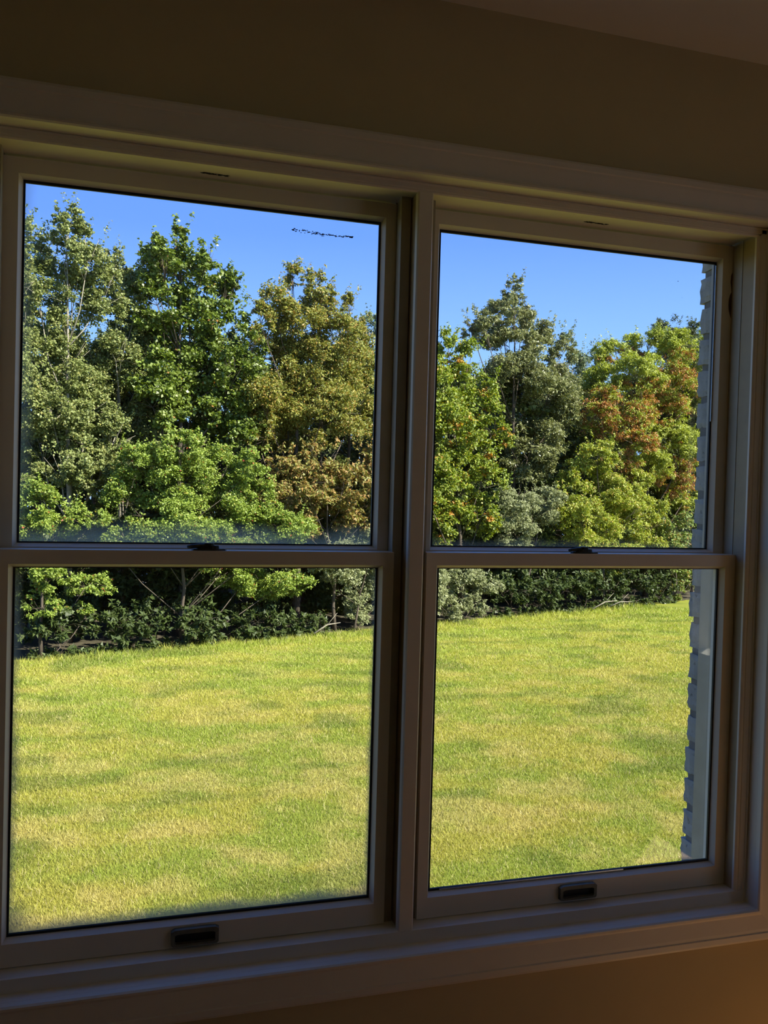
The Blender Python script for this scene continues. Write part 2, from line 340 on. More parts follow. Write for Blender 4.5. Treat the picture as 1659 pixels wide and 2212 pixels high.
def window(n, ix0, ix1, ox0, ox1, gm_up, gm_lo, lockx, lift, spacer):
    w = struct(empty('window_%d' % n, ((ox0 + ox1) / 2, 0, fz(-.8393))))
    zt, zb, zsb, zrt, zut, zup = fz(-.1381), fz(-.7976), fz(-.8385), fz(-.1131), fz(.5411), fz(.5735)
    yu = .0441
    # jamb liners beside the sashes
    jl = ox0 - .018 if n == 2 else ox0 - .012; jr = ox1 + .018 if n == 1 else ox1 + .012
    for (a, c) in ((jl, ox0 + .001), (ox1 - .001, jr)):
        m = MB(); m.box(a, c, .010, yu - .006, fz(-.8425), fz(.5735)); m.box(a, c, yu + .006, .115, fz(-.8425), fz(.5735))
        m.box(a, (a + c) / 2, yu - .006, yu + .006, fz(-.8425), fz(.5735)) if c < (ix0 + ix1) / 2 else m.box((a + c) / 2, c, yu - .006, yu + .006, fz(-.8425), fz(.5735))
        m.build('jamb_liner', M_LINER, w)
    # upper sash
    mu = MB(); ring_solid(mu, ix0, ix1, zrt + .002, zut, ox0, ox1, zt - .004, zup - .0045, yu, yu + .027)
    us = mu.build('upper_sash', M_TRIM, w)
    ins, dep = .0062, .014
    bead(ix0, ix1, zrt + .002, zut, yu, us, ins, dep)
    g = MB(); ring_solid(g, ix0 + ins + .0035, ix1 - ins - .0035, zrt + .002 + ins + .0025, zut - ins - .0050, ix0, ix1, zrt + .002, zut, yu + dep, yu + dep + .005); g.build('gasket', M_BLACK, us)
    MB().box(ix0 + .004, ix1 - .004, yu + dep + .005, yu + dep + .009, zrt + .004, zut - .004).build('glass_pane', gm_up, us)
    # lower sash
    ml = MB(); ring_solid(ml, ix0, ix1, zb, zt, ox0, ox1, zsb, zrt, 0, .040)
    ls = ml.build('lower_sash', M_TRIM, w)
    bead(ix0, ix1, zb, zt, 0, ls, ins, dep)
    g = MB(); ring_solid(g, ix0 + ins + .0035, ix1 - ins - .0035, zb + ins + .0045, zt - ins - .0015, ix0, ix1, zb, zt, dep, dep + .005); g.build('gasket', M_BLACK, ls)
    MB().box(ix0 + .004, ix1 - .004, dep + .005, dep + .009, zb + .004, zt - .004).build('glass_pane', gm_lo, ls)
    if spacer:
        MB().box(ix0 + .03, ix1 - .22, dep - .0015, dep + .001, zb + ins + .0008, zb + ins + .0036).build('spacer_bar', M_ALU, ls)
        MB().box(ix1 - ins - .0030, ix1 - ins - .0006, yu + dep - .0015, yu + dep + .001, zut - .36, zut - .014).build('spacer_bar', M_ALU, us)
    # cam lock on the meeting rail: base plate, keeper, hub and lever
    lk = MB(); pl = []
    def plate(cx, cyy, rx, ry, z0, z1, k=14, pw=2.6):
        p = []
        for i in range(k):
            t = 2 * math.pi * i / k; ct, st = math.cos(t), math.sin(t)
            p.append((cx + rx * math.copysign(abs(ct) ** (2 / pw), ct), cyy + ry * math.copysign(abs(st) ** (2 / pw), st)))
        lk.sweep(p, [lambda q: (q[0], q[1], z0), lambda q: (cx + (q[0] - cx) * .94, cyy + (q[1] - cyy) * .94, z1)])
    plate(lockx + .006, .014, .032, .011, zrt, zrt + .003)
    plate(lockx + .004, .017, .021, .011, zrt + .003, zrt + .009)
    plate(lockx + .006, .018, .010, .0095, zrt + .009, zrt + .0135)
    lk.tube([(lockx + .004, .015, zrt + .0085), (lockx - .012, .012, zrt + .0085), (lockx - .026, .009, zrt + .0075), (lockx - .033, .006, zrt + .0065)], [.0045, .0042, .0036, .0030], 8)
    lk.build('sash_lock', M_BRONZE, ls)
    # recessed finger lift on the bottom rail
    x0, x1, z0, z1 = lift
    lf = MB(); d = -.009
    o = [(x0, z0 + .003), (x0, z1 - .004), (x0 + .006, z1 - .0005), (x0 + .02, z1), (x1 - .02, z1), (x1 - .006, z1 - .0005), (x1, z1 - .004), (x1, z0 + .003), (x1 - .003, z0), (x0 + .003, z0)]
    cxm, czm = (x0 + x1) / 2, (z0 + z1) / 2
    inn = [(cxm + (a - cxm) * .84, (c - czm) * .56 + czm - .0018) for a, c in o]
    k = len(o); v = [(a, 0, c) for a, c in o] + [(cxm + (a - cxm) * .985, d, czm + (c - czm) * .96) for a, c in o] + [(a, d, c) for a, c in inn] + [(a, -.001, c) for a, c in inn]
    f = []
    for i in range(k):
        j = (i + 1) % k; f += [(i, j, k + j, k + i), (k + i, k + j, 2 * k + j, 2 * k + i), (2 * k + i, 2 * k + j, 3 * k + j, 3 * k + i)]
    lf.add(v, f); lf.build('sash_lift', M_LIFT, ls)
    rc = MB(); rc.add([(a, -.0008, c) for a, c in inn] + [(a, -.0001, c) for a, c in inn], [tuple(range(k)), tuple(range(2 * k - 1, k - 1, -1))] + [(i, (i + 1) % k, k + (i + 1) % k, k + i) for i in range(k)])
    rc.build('lift_recess_shade', M_BLACK, ls)  # flat black plate: the recess's shade as colour, nothing is hollowed out
    # exterior stop / jamb
    MB().box(ox1, ox1 + .03 if n == 2 else ox1 + .012, .0845, .094, fz(-.86), fz(.5735)).build('exterior_jamb', M_EXTTRIM, w)
    MB().box(ox0 - .03 if n == 1 else ox0 - .012, ox0, .0845, .094, fz(-.86), fz(.5735)).build('exterior_jamb', M_EXTTRIM, w)
    return w, us, ls

gz = fz(-.7976)
G1u = glass_mat('pane_fogged_foot', [('z', fz(-.105), 1, .045, .55), ('x', -.19, 1, .028, .30)], .55, (.42, .50, .48))
G1l = glass_mat('pane_fogged_corners', [('c', (-.19, gz), (1, 1), .10, .95), ('z', gz + .008, 1, .026, .75), ('c', (.462, gz), (-1, 1), .07, .9), ('x', -.19, 1, .018, .55), ('x', .465, -1, .014, .55)], .85, (.24, .27, .26))
G2u = glass_mat('pane_hazy', [('z', fz(-.105), 1, .02, .3)], .4, (.35, .38, .38))
G2l = glass_mat('pane_clear_edge', [('x', 1.243, -1, .05, .25)], .3, (.4, .45, .46))
W1 = window(1, -.1968, .4711, -.2218, .4930, G1u, G1l, .136, (.0885, .1745, fz(-.8335), fz(-.8015)), False)
W2 = window(2, .5815, 1.2493, .5600, 1.2744, G2u, G2l, .906, (.8695, .9550, fz(-.8320), fz(-.8010)), True)

# wear on the windows: paint scuff on the glass, grime on the head jamb, bare wood
def flecks(name, pts, size, m, parent, normal='y'):
    b = MB()
    for (x, y, z) in pts:
        k = random.randint(4, 6); r = size * random.uniform(.4, 1.2); el = random.uniform(1.0, 3.0); ring_ = []
        for i in range(k):
            t = 2 * math.pi * i / k + random.uniform(-.3, .3); a, c = r * el * math.cos(t), r * math.sin(t) * .7
            ring_.append((x + a, y, z + c) if normal == 'y' else (x + a, y + c, z))
        off = (0, -.0006, 0) if normal == 'y' else (0, 0, -.0006)
        b.add(ring_ + [tuple(p + q for p, q in zip(v, off)) for v in ring_], [tuple(range(k)), tuple(range(2 * k - 1, k - 1, -1))] + [(i, (i + 1) % k, k + (i + 1) % k, k + i) for i in range(k)])
    return tag(b.build(name, m, parent), kind='stuff')
sc = []
for i in range(130):
    t = random.random() ** .9; x = .2895 + t * .12; sag = -.0005 - .0060 * math.sin(t * 1.9) + .0035 * t
    sc.append((x, .0630, fz(.5035) + sag + random.gauss(0, .0024 * (1.0 - .75 * t))))
flecks('scuff_mark', sc, .0011, M_GRIME, W1[1])
for (xa, xb, ya, yb, par) in ((.113, .163, .017, .024, t5), (.893, .942, .016, .022, t5)):
    flecks('grime_smudge', [(random.uniform(xa, xb), random.uniform(ya, yb), fz(.5734)) for _ in range(60)], .0016, M_GRIME, par, 'z')
flecks('dirt_speck', [(random.uniform(1.13, 1.23), .0632, fz(random.uniform(.36, .50))) for _ in range(9)] , .0009, M_GRIME, W2[1])
b = MB(); ch = [(1.2740, .512), (1.2715, .505), (1.2705, .490), (1.2725, .478), (1.2735, .468), (1.2700, .462), (1.2675, .452), (1.2668, .440), (1.2680, .428), (1.2705, .420), (1.2725, .414), (1.2742, .410)]
b.add([(x, .0440, fz(z)) for x, z in ch] + [(x, .0434, fz(z)) for x, z in ch], [tuple(range(12)), tuple(range(23, 11, -1))] + [(i, (i + 1) % 12, 12 + (i + 1) % 12, 12 + i) for i in range(12)])
b.build('paint_chip', M_BARE, W2[1])

# ------------------------------------------------------------------ brick veneer outside
ve = MB(); BX = 1.288
ve.box(BX + .005, XR_ + .35, .078, .164, 0, CE + .25); ve.box(XL_ - .35, WX0 - .01, .078, .164, 0, CE + .25)
ve.box(WX0 - .01, BX + .014, .078, .164, 0, EYE - .90); ve.box(WX0 - .01, BX + .014, .078, .164, EYE + .66, CE + .25)
veneer = struct(ve.build('wall_exterior', M_MORTAR))
def brick_mesh(seed, length):
    rn = random.Random(seed); nx, ny, nz = 2, 4, 4; hx, hy, hz = length, .0975, .0655
    import bmesh
    bm = bmesh.new(); grid = {}
    for i in range(nx + 1):
        for j in range(ny + 1):
            for k in range(nz + 1):
                if i in (0, nx) or j in (0, ny) or k in (0, nz):
                    x, y, z = i / nx * hx, j / ny * hy, (k / nz - .5) * hz
                    edge = (i == 0) + (k in (0, nz)) + (j == ny)
                    if edge >= 2:                              # worn arrises
                        if i == 0: x += rn.uniform(.001, .004)
                        if j == ny: y -= rn.uniform(.000, .006)
                        if k == 0: z += rn.uniform(.001, .006)
                        if k == nz: z -= rn.uniform(.001, .006)
                    elif edge == 1:
                        x += rn.uniform(-.001, .0015) if i == 0 else 0
                        y += rn.uniform(-.003, .003) if j == ny else 0
                    grid[i, j, k] = bm.verts.new((x, y, z))
    def quad(a, b_, c, d): bm.faces.new((grid[a], grid[b_], grid[c], grid[d]))
    for j in range(ny):
        for k in range(nz):
            quad((0, j, k), (0, j, k + 1), (0, j + 1, k + 1), (0, j + 1, k)); quad((nx, j, k), (nx, j + 1, k), (nx, j + 1, k + 1), (nx, j, k + 1))
    for i in range(nx):
        for k in range(nz):
            quad((i, 0, k), (i + 1, 0, k), (i + 1, 0, k + 1), (i, 0, k + 1)); quad((i, ny, k), (i, ny, k + 1), (i + 1, ny, k + 1), (i + 1, ny, k))
    for i in range(nx):
        for j in range(ny):
            quad((i, j, 0), (i, j + 1, 0), (i + 1, j + 1, 0), (i + 1, j, 0)); quad((i, j, nz), (i + 1, j, nz), (i + 1, j + 1, nz), (i, j + 1, nz))
    me = bpy.data.meshes.new('brick'); bm.to_mesh(me); bm.free(); me.materials.append(M_BRICK); return me
BR = {L: [brick_mesh(s + int(L * 1000), L) for s in range(5)] for L in (.095, .2)}
P_ = .07425
for c in range(25):
    zc = EYE + .5742 - c * P_ + .0
    first = .2 if c % 2 == 0 else .095
    for j, (L, x) in enumerate(((first, BX), (.2, BX + first + .012))):
        o = bpy.data.objects.new('brick', BR[L][(c * 3 + j * 2) % 5]); COL.objects.link(o); o.parent = veneer
        o.location = (x + random.uniform(-.002, .002), .0785 + random.uniform(-.004, .004), zc + random.uniform(-.0015, .0015)); o.rotation_euler.x = random.uniform(-.01, .01)

# ------------------------------------------------------------------ lawn and wood floor
LA, LB = 20.74, .38168                      # edge of the wood: y = LA + LB x
def vnoise(x, y, cell, seed):
    r = np.random.default_rng(seed); g = r.random((256, 256)); u, v = x / cell + 91.3, y / cell + 57.7
    iu, iv = np.floor(u).astype(int), np.floor(v).astype(int); fu, fv = u - iu, v - iv; fu = fu * fu * (3 - 2 * fu); fv = fv * fv * (3 - 2 * fv)
    a = g[iu % 256, iv % 256]; b_ = g[(iu + 1) % 256, iv % 256]; c = g[iu % 256, (iv + 1) % 256]; d = g[(iu + 1) % 256, (iv + 1) % 256]
    return (a * (1 - fu) + b_ * fu) * (1 - fv) + (c * (1 - fu) + d * fu) * fv
def grass_colour(x, y, jit):
    """own colour of the turf: green, yellowing and straw patches, a little greener far out"""
    n = .5 * vnoise(x, y * 1.7, 1.5, 1) + .3 * vnoise(x, y * 1.6, .55, 2) + .2 * vnoise(x, y, .22, 3)
    dry = np.clip((n - .40) / .22, 0, 1) * np.clip(1.15 - (y - 7) / 26, .25, 1)
    straw = np.clip((vnoise(x, y * 1.5, .8, 7) * .6 + vnoise(x, y, .25, 8) * .4 - .52) / .16, 0, 1) * np.clip(1.1 - (y - 7) / 18, .05, 1)
    deep = np.clip((vnoise(x, y * 1.8, 1.0, 5) - .66) / .14, 0, 1)
    g = np.array([.278, .330, .056]); yl = np.array([.385, .370, .074]); st = np.array([.515, .435, .155]); dg = np.array([.135, .190, .034])
    c = g[None] * (1 - dry[:, None]) + yl[None] * dry[:, None]
    c = c * (1 - .6 * straw[:, None]) + st[None] * .6 * straw[:, None]
    c = c * (1 - .55 * deep[:, None]) + dg[None] * .55 * deep[:, None]
    return c * (1 + .24 * np.clip((y - 11) / 12, 0, 1))[:, None] * jit[:, None]

def fast_mesh(name, V, F, col, m, parent=None, attr='leaf_colour'):
    """V (n,3), F (m,k) index array, col (n,3) per point"""
    me = bpy.data.meshes.new(name); n, k = F.shape
    me.vertices.add(len(V)); me.vertices.foreach_set('co', V.astype(np.float32).ravel())
    me.loops.add(n * k); me.loops.foreach_set('vertex_index', F.astype(np.int32).ravel())
    me.polygons.add(n); me.polygons.foreach_set('loop_start', (np.arange(n) * k).astype(np.int32)); me.polygons.foreach_set('loop_total', np.full(n, k, np.int32))
    me.update(calc_edges=True)
    if col is not None:
        a = me.attributes.new(attr, 'FLOAT_COLOR', 'POINT'); a.data.foreach_set('color', np.c_[col, np.ones(len(col))].astype(np.float32).ravel())
    return link(name, me, parent, [m])

# turf ground: a grid whose own colour is the thatch between the blades
gx = np.concatenate([np.arange(-40, -6, 2.0), np.arange(-6, 34, .25), np.arange(34, 60, 2.0)]); gy = np.concatenate([np.arange(.17, 5, 1.0), np.arange(5, 32, .25), np.arange(32, 45, 2.0)])
X, Y = np.meshgrid(gx, gy); nx_, ny_ = len(gx), len(gy)
Xf, Yf = X.ravel(), Y.ravel(); over = Yf - (LA + LB * Xf) - .55
Z = .06 * (vnoise(Xf, Yf, 6, 21) - .5) + .015 * (vnoise(Xf, Yf, 1.2, 22) - .5)
idx = np.arange(nx_ * ny_).reshape(ny_, nx_); Fq = np.stack([idx[:-1, :-1].ravel(), idx[:-1, 1:].ravel(), idx[1:, 1:].ravel(), idx[1:, :-1].ravel()], 1)
keep = (over[Fq].min(1) < 0)
M_TURF, _n, _b = mat('turf_thatch'); _b.inputs['Roughness'].default_value = .95; _b.inputs['Specular IOR Level'].default_value = .1
_a = _n.nodes.new('ShaderNodeAttribute'); _a.attribute_name = 'leaf_colour'; _nz = noise(_n, 60, 4, .7, stretch=(1, .6, 1))
_r = ramp(_n, _nz.outputs['Fac'], [(.3, (.45, .45, .40)), (.7, (1.0, 1.0, .95))]); _mx = _n.nodes.new('ShaderNodeMix'); _mx.data_type = 'RGBA'; _mx.blend_type = 'MULTIPLY'; _mx.inputs['Factor'].default_value = 1
_n.links.new(_a.outputs['Color'], _mx.inputs['A']); _n.links.new(_r.outputs[0], _mx.inputs['B']); _n.links.new(_mx.outputs['Result'], _b.inputs['Base Color'])
tcol = grass_colour(Xf, Yf, np.full(len(Xf), .85)) * np.array([.98, .92, .85])
struct(fast_mesh('lawn', np.c_[Xf, Yf, Z], Fq[keep], tcol, M_TURF))
M_LITTER, _n, _b = mat('leaf_litter'); _b.inputs['Roughness'].default_value = 1
_r = ramp(_n, noise(_n, 9, 6, .7).outputs['Fac'], [(.3, (.030, .026, .014)), (.55, (.07, .055, .028)), (.8, (.05, .07, .02))]); _n.links.new(_r.outputs[0], _b.inputs['Base Color'])
pts = [(-45, LA - LB * 45 + .45), (65, LA + LB * 65 + .45), (65, 75), (-45, 75)]
v = []
for (x, y) in pts: v.append((x, y, -.02))
for (x, y) in pts: v.append((x, y, -.30))
struct(MB().add(v, [(0, 1, 2, 3), (7, 6, 5, 4), (0, 4, 5, 1), (1, 5, 6, 2), (2, 6, 7, 3), (3, 7, 4, 0)]).build('forest_floor', M_LITTER))

# grass blades: one narrow triangle each, sparser and broader further out
def grass(n0):
    d0, d1 = 6.6, 36.0
    u = rng.random(n0); dist = d0 * (d1 / d0) ** u                                  # density ~ 1/d^2 over the wedge
    az = np.radians(rng.uniform(-11, 42, n0))
    x = dist * np.sin(az); y = -1.6 + dist * np.cos(az)
    ok = (y < LA + LB * x + .65 * rng.random(n0)) & (y > 5.0)
    x, y, dist = x[ok], y[ok], dist[ok]; n = len(x)
    h = rng.uniform(.022, .052, n) * (.85 + .5 * vnoise(x, y, .6, 31)) * (1 + (dist - 8) / 60); w = .0026 * (dist / 8) ** .9 * rng.uniform(.7, 1.4, n)
    edge = np.clip(1 - (LA + LB * x - y) / .8, 0, 1); h = h * (1 + 1.6 * edge)
    la = rng.uniform(0, 2 * np.pi, n); lean = rng.uniform(.2, 1.1, n) * h
    tip = np.c_[np.cos(la) * lean, np.sin(la) * lean, h]
    wa = rng.uniform(0, np.pi, n); wv = np.c_[np.cos(wa), np.sin(wa), 0 * wa] * w[:, None]
    base = np.c_[x, y, .06 * (vnoise(x, y, 6, 21) - .5) + .015 * (vnoise(x, y, 1.2, 22) - .5)]
    V = np.empty((n, 3, 3)); V[:, 0] = base - wv; V[:, 1] = base + wv; V[:, 2] = base + tip
    c = grass_colour(x, y, rng.uniform(.82, 1.25, n)); straw = rng.random(n) < .08; c[straw] = np.array([.58, .50, .25]) * rng.uniform(.8, 1.15, straw.sum())[:, None]
    C3 = np.repeat(c, 3, 0)
    o = fast_mesh('grass', V.reshape(-1, 3), np.arange(3 * n).reshape(n, 3), C3, M_GRASS)
    tag(o, 'short mown yellow-green grass of the lawn outside the window', 'grass', kind='stuff')
grass(780000)

# ------------------------------------------------------------------ trees and bushes at the edge of the wood
KIND = {   # leaf length, width, coverage, spray spread, droop, base colours with weights, bark, material
  'aspen':   (.072, .062, 1.7, .30, .2, [((.235, .270, .092), 6), ((.175, .215, .062), 3), ((.290, .315, .115), 3), ((.32, .30, .09), .5)], M_BARKP, M_LEAF),
  'maple':   (.105, .085, 1.9, .30, .4, [((.150, .205, .034), 6), ((.205, .265, .048), 4), ((.100, .145, .024), 2.5), ((.36, .18, .06), .12)], M_BARK, M_LEAFG),
  'cherry':  (.095, .048, 1.6, .30, .6, [((.235, .250, .055), 6), ((.310, .290, .066), 4), ((.400, .255, .066), 1.7), ((.165, .200, .042), 2)], M_BARK, M_LEAF),
  'pale':    (.085, .065, 1.2, .36, .3, [((.175, .225, .110), 5), ((.220, .260, .140), 3)], M_BARKP, M_LEAF),
  'rust':    (.105, .062, 1.6, .30, .8, [((.270, .230, .065), 4), ((.360, .220, .075), 3), ((.230, .240, .060), 3)], M_BARK, M_LEAF),
  'apple':   (.072, .046, 1.7, .28, .2, [((.235, .315, .055), 5), ((.295, .375, .075), 4), ((.180, .250, .045), 2), ((.42, .09, .05), .10), ((.38, .34, .05), .25)], M_BARK, M_LEAF),
  'sage':    (.075, .040, 2.1, .28, .3, [((.300, .325, .165), 5), ((.355, .375, .205), 3), ((.250, .275, .115), 3)], M_BARK, M_LEAF),
  'turning': (.105, .068, 1.6, .30, .7, [((.180, .240, .034), 6), ((.250, .305, .044), 4), ((.350, .330, .048), 1.4)], M_BARK, M_LEAF),
  'silver':  (.115, .055, 1.8, .30, .5, [((.205, .220, .078), 5), ((.265, .275, .118), 4), ((.155, .170, .050), 3)], M_BARK, M_LEAFG),
  'ash':     (.120, .048, 1.7, .30, .8, [((.320, .370, .056), 5), ((.400, .430, .080), 4), ((.230, .270, .038), 2)], M_BARK, M_LEAF),
  'cedar':   (.140, .050, 1.9, .30, .2, [((.075, .100, .040), 5), ((.100, .125, .050), 3)], M_BARK, M_LEAF),
  'sumac':   (.115, .046, 1.7, .30, .8, [((.290, .345, .050), 5), ((.370, .410, .070), 4), ((.400, .310, .064), 1.3)], M_BARK, M_LEAF),
  'corner':  (.100, .070, 1.5, .32, .4, [((.200, .270, .060), 5), ((.290, .340, .110), 3), ((.40, .25, .08), 1.0)], M_BARK, M_LEAF),
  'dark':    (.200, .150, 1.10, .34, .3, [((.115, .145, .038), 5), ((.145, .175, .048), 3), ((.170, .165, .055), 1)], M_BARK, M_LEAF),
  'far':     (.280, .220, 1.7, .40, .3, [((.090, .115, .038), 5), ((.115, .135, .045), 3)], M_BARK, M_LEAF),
  'under':   (.140, .090, .95, .34, .2, [((.055, .082, .022), 5), ((.085, .115, .032), 3)], M_BARK, M_LEAF),  # leaf colours darkened, carrying the shade beneath the canopy
}
TRI = {'far', 'dark', 'under', 'pale', 'cedar', 'silver', 'sumac', 'ash', 'sage', 'rust', 'corner'}
BROWN = np.array([.380, .180, .060])
def unit(a): return a / (np.linalg.norm(a, axis=1, keepdims=True) + 1e-9)

def leaves(kind, lobes, seed):
    r = np.random.default_rng(seed); L, W, cov, spread, droop, pal, _, _ = KIND[kind]
    cols = np.array([c for c, w in pal]); wts = np.array([w for c, w in pal], float); wts /= wts.sum()
    P, Cc = [], []
    for (x, y, z, rx, rz, tg) in lobes:
        area = 4 * math.pi * (rx * rx * .5 + rx * rz * .5); n = int(cov * area / (L * W * .55) * DENS); per = 26; ns = max(5, n // per)
        m = int(9 + 3 * rx); cd = unit(r.normal(size=(m, 3)) + np.array([0, 0, .25])) * (.62 + .18 * r.random((m, 1))); cr = r.uniform(.26, .46, m)
        pick = r.choice(m, size=ns, p=cr ** 2 / (cr ** 2).sum()); dv = unit(r.normal(size=(ns, 3)) + np.array([0, 0, .35])); rad = r.random(ns) ** .4
        cen = (cd[pick] + dv * (rad * cr[pick])[:, None]) * np.array([rx, rx, rz]); shade = r.integers(0, len(cols), ns)
        sp = spread * min(rx, rz) * .45
        off = r.normal(size=(ns, per, 3)) * np.array([sp, sp, sp * .55]) * .62
        off[:, :, 2] -= droop * .35 * (off[:, :, 0] ** 2 + off[:, :, 1] ** 2) ** .5
        p = cen[:, None] + off + np.array([x, y, z]); ci = r.choice(len(cols), size=(ns, per), p=wts)
        c = cols[ci] * r.uniform(.80, 1.2, (ns, per, 1)) * r.uniform(.88, 1.12, (ns, 1, 1))
        if kind == 'turning':
            org = r.random(ns) < .05; c[org] = np.array([.52, .27, .05]) * r.uniform(.8, 1.2, (org.sum(), per, 1))
        if tg == 1:
            low = r.random((ns, 1)) < .52; br = low & (r.random((ns, per)) < .9); c[br] = BROWN * r.uniform(.7, 1.35, (br.sum(), 1))
        elif kind == 'ash':
            low = (cen[:, 2:3] < -.15 * rz) & (r.random((ns, 1)) < .45); br = low & (r.random((ns, per)) < .8); c[br] = BROWN * r.uniform(.7, 1.35, (br.sum(), 1))
        P.append(p.reshape(-1, 3)); Cc.append(c.reshape(-1, 3))
        # ragged shoots out of the top of the lobe
        for _ in range(int(3 + 5 * rx)):
            th = r.uniform(0, 2 * np.pi); q = np.array([x + rx * .6 * math.cos(th), y + rx * .6 * math.sin(th), z + rz * .75]); ln = r.uniform(.25, .75) * min(1.1, rz); k = 16
            t = r.random((k, 1)); d_ = np.array([math.cos(th) * .35, math.sin(th) * .35, 1.0])
            P.append(q + d_ * t * ln + r.normal(size=(k, 3)) * .05 * (1.1 - t)); Cc.append(cols[r.choice(len(cols), size=k, p=wts)] * r.uniform(.85, 1.2, (k, 1)))
    P = np.concatenate(P); Cc = np.concatenate(Cc); P[:, 2] = np.maximum(P[:, 2], .04); n = len(P)
    N = unit(np.array([.18, -.25, .65]) + r.normal(size=(n, 3)) * .62)
    D = r.normal(size=(n, 3)); D[:, 2] -= droop * 1.4; D = unit(D - N * (D * N).sum(1, keepdims=True)); S = np.cross(N, D)
    l = L * r.uniform(.7, 1.2, n)[:, None]; w = W * r.uniform(.7, 1.2, n)[:, None] * .5
    if kind in TRI:
        V = np.empty((n, 3, 3)); V[:, 0] = P - S * w * 1.1 + N * w * .2; V[:, 1] = P + S * w * 1.1 + N * w * .2; V[:, 2] = P + D * l
        return V.reshape(-1, 3), np.arange(3 * n).reshape(n, 3), np.repeat(np.clip(Cc, 0, .9), 3, 0)
    V = np.empty((n, 4, 3)); V[:, 0] = P; V[:, 1] = P + D * l * .42 + S * w + N * w * .35; V[:, 2] = P + D * l; V[:, 3] = P + D * l * .42 - S * w + N * w * .35
    return V.reshape(-1, 3), np.arange(4 * n).reshape(n, 4), np.repeat(np.clip(Cc, 0, .9), 4, 0)

def plant(name, kind, bx, by, lobes, seed, label, cat, group):
    r = random.Random(seed); pal = KIND[kind]; root = empty(name, (bx, by, 0)); tag(root, label, cat, group)
    V, F, C4 = leaves(kind, lobes, seed); f = fast_mesh('foliage', V, F, C4, pal[7], root); tag(f, kind='stuff')
    top = max(lobes, key=lambda q: q[2]); H = top[2] + top[4] * .3
    ln = [(bx, by, -.05)]; k = 7
    for i in range(1, k + 1):
        t = i / k; ln.append((bx + (top[0] - bx) * t ** 1.5 + r.uniform(-.06, .06), by + (top[1] - by) * t ** 1.5 + r.uniform(-.06, .06), H * t))
    r0 = .0085 * H + .015
    MB().tube(ln, [r0 * (1.25 if i == 0 else (1 - .93 * i / k)) for i in range(k + 1)], 8).build('trunk', pal[6], root, smooth=True)
    bm = MB(); A_ = np.array(ln)
    for (x, y, z, rx, rz, tg) in lobes:
        zs = max(.12 * H, z - .55 * math.hypot(x - bx, y - by) - rz * .8); i = min(k, max(0, int(zs / H * k))); st = A_[i]; e = np.array([x, y, z])
        mid = st * .45 + e * .55 + np.array([r.uniform(-.1, .1), r.uniform(-.1, .1), -.08 * H * .3])
        rb = r0 * .36 * (1 - .6 * i / k); bm.tube([st, mid, e], [rb, rb * .7, rb * .45], 5)
        for _ in range(9):
            th, ph = r.uniform(0, 6.283), r.uniform(-.3, 1.1); dv = np.array([math.cos(th) * math.cos(ph) * rx, math.sin(th) * math.cos(ph) * rx, math.sin(ph) * rz]) * r.uniform(.7, .98)
            s0 = mid * .4 + e * .6 if r.random() < .5 else e; en = e + dv; bm.tube([s0, (s0 + en) / 2 + np.array([r.uniform(-.06, .06), r.uniform(-.06, .06), r.uniform(-.04, .1)]), en], [rb * .38, rb * .26, .004], 4)
    tag(bm.build('branches', pal[6], root, smooth=True), kind='stuff')
    return root
DENS = 1.0
INFO = {
 'aspen_edge': ('aspen_tree', 'grey-green aspen cut off by the outer edge of the first window', 'tree', 'aspens'),
 'aspen_tall': ('aspen_tree', 'tallest grey-green aspen with wispy top shoots and pale stems', 'tree', 'aspens'),
 'aspen_mid': ('aspen_tree', 'shorter aspen filling the gap between the tallest aspen and the pointed maple', 'tree', 'aspens'),
 'maple': ('maple_tree', 'dark glossy green maple with a pointed crown and side spires', 'tree', None),
 'cherry': ('cherry_tree', 'broad olive tree tinged orange, standing beside the pointed maple', 'tree', 'olive-orange trees'),
 'cherry_slim': ('cherry_tree', 'slim olive-orange tree rising beside the broad olive tree', 'tree', 'olive-orange trees'),
 'poplar_a': ('poplar_tree', 'pale bluish-green poplar half hidden behind the centre mullion', 'tree', 'pale poplars'),
 'poplar_b': ('poplar_tree', 'thin pale poplar beside the tall silvery tree against the sky', 'tree', 'pale poplars'),
 'poplar_c': ('poplar_tree', 'thin pale poplar in the sky gap next to the browning ash', 'tree', 'pale poplars'),
 'rust': ('small_tree', 'rust-tinged small tree with drooping leaves at the lawn edge', 'tree', None),
 'apple': ('apple_bush', 'large sunlit yellow-green bush with a few red spots below the maple', 'bush', 'yellow-green bushes'),
 'bush_l': ('leafy_bush', 'lower light green bush in front of the tallest aspen', 'bush', 'yellow-green bushes'),
 'olive_l': ('sage_bush', 'pale olive bush touching the lawn left of the centre mullion', 'bush', 'sage bushes'),
 'yellowing': ('maple_tree', 'green tree flecked yellow and orange beside the centre mullion', 'tree', None),
 'silver_tall': ('silvery_tree', 'tall silvery olive tree, highest crown in the second window', 'tree', None),
 'ash': ('ash_tree', 'yellow-green tree with large rust-brown patches next to the brick wall', 'tree', None),
 'cedar': ('cedar_tree', 'dark evergreen top showing behind the browning tree', 'tree', None),
 'sumac': ('sumac_bush', 'bright yellow-green tiered sumac below the browning tree', 'bush', None),
 'sage_mid': ('sage_bush', 'pale sage bush between the orange-flecked tree and the sumac', 'bush', 'sage bushes'),
 'sage_low': ('sage_bush', 'pale sage bush on the lawn edge just right of the mullion', 'bush', 'sage bushes'),
 'corner_bush': ('leafy_bush', 'loose pale-leaved bush at the lawn corner by the brick wall', 'bush', None),
}
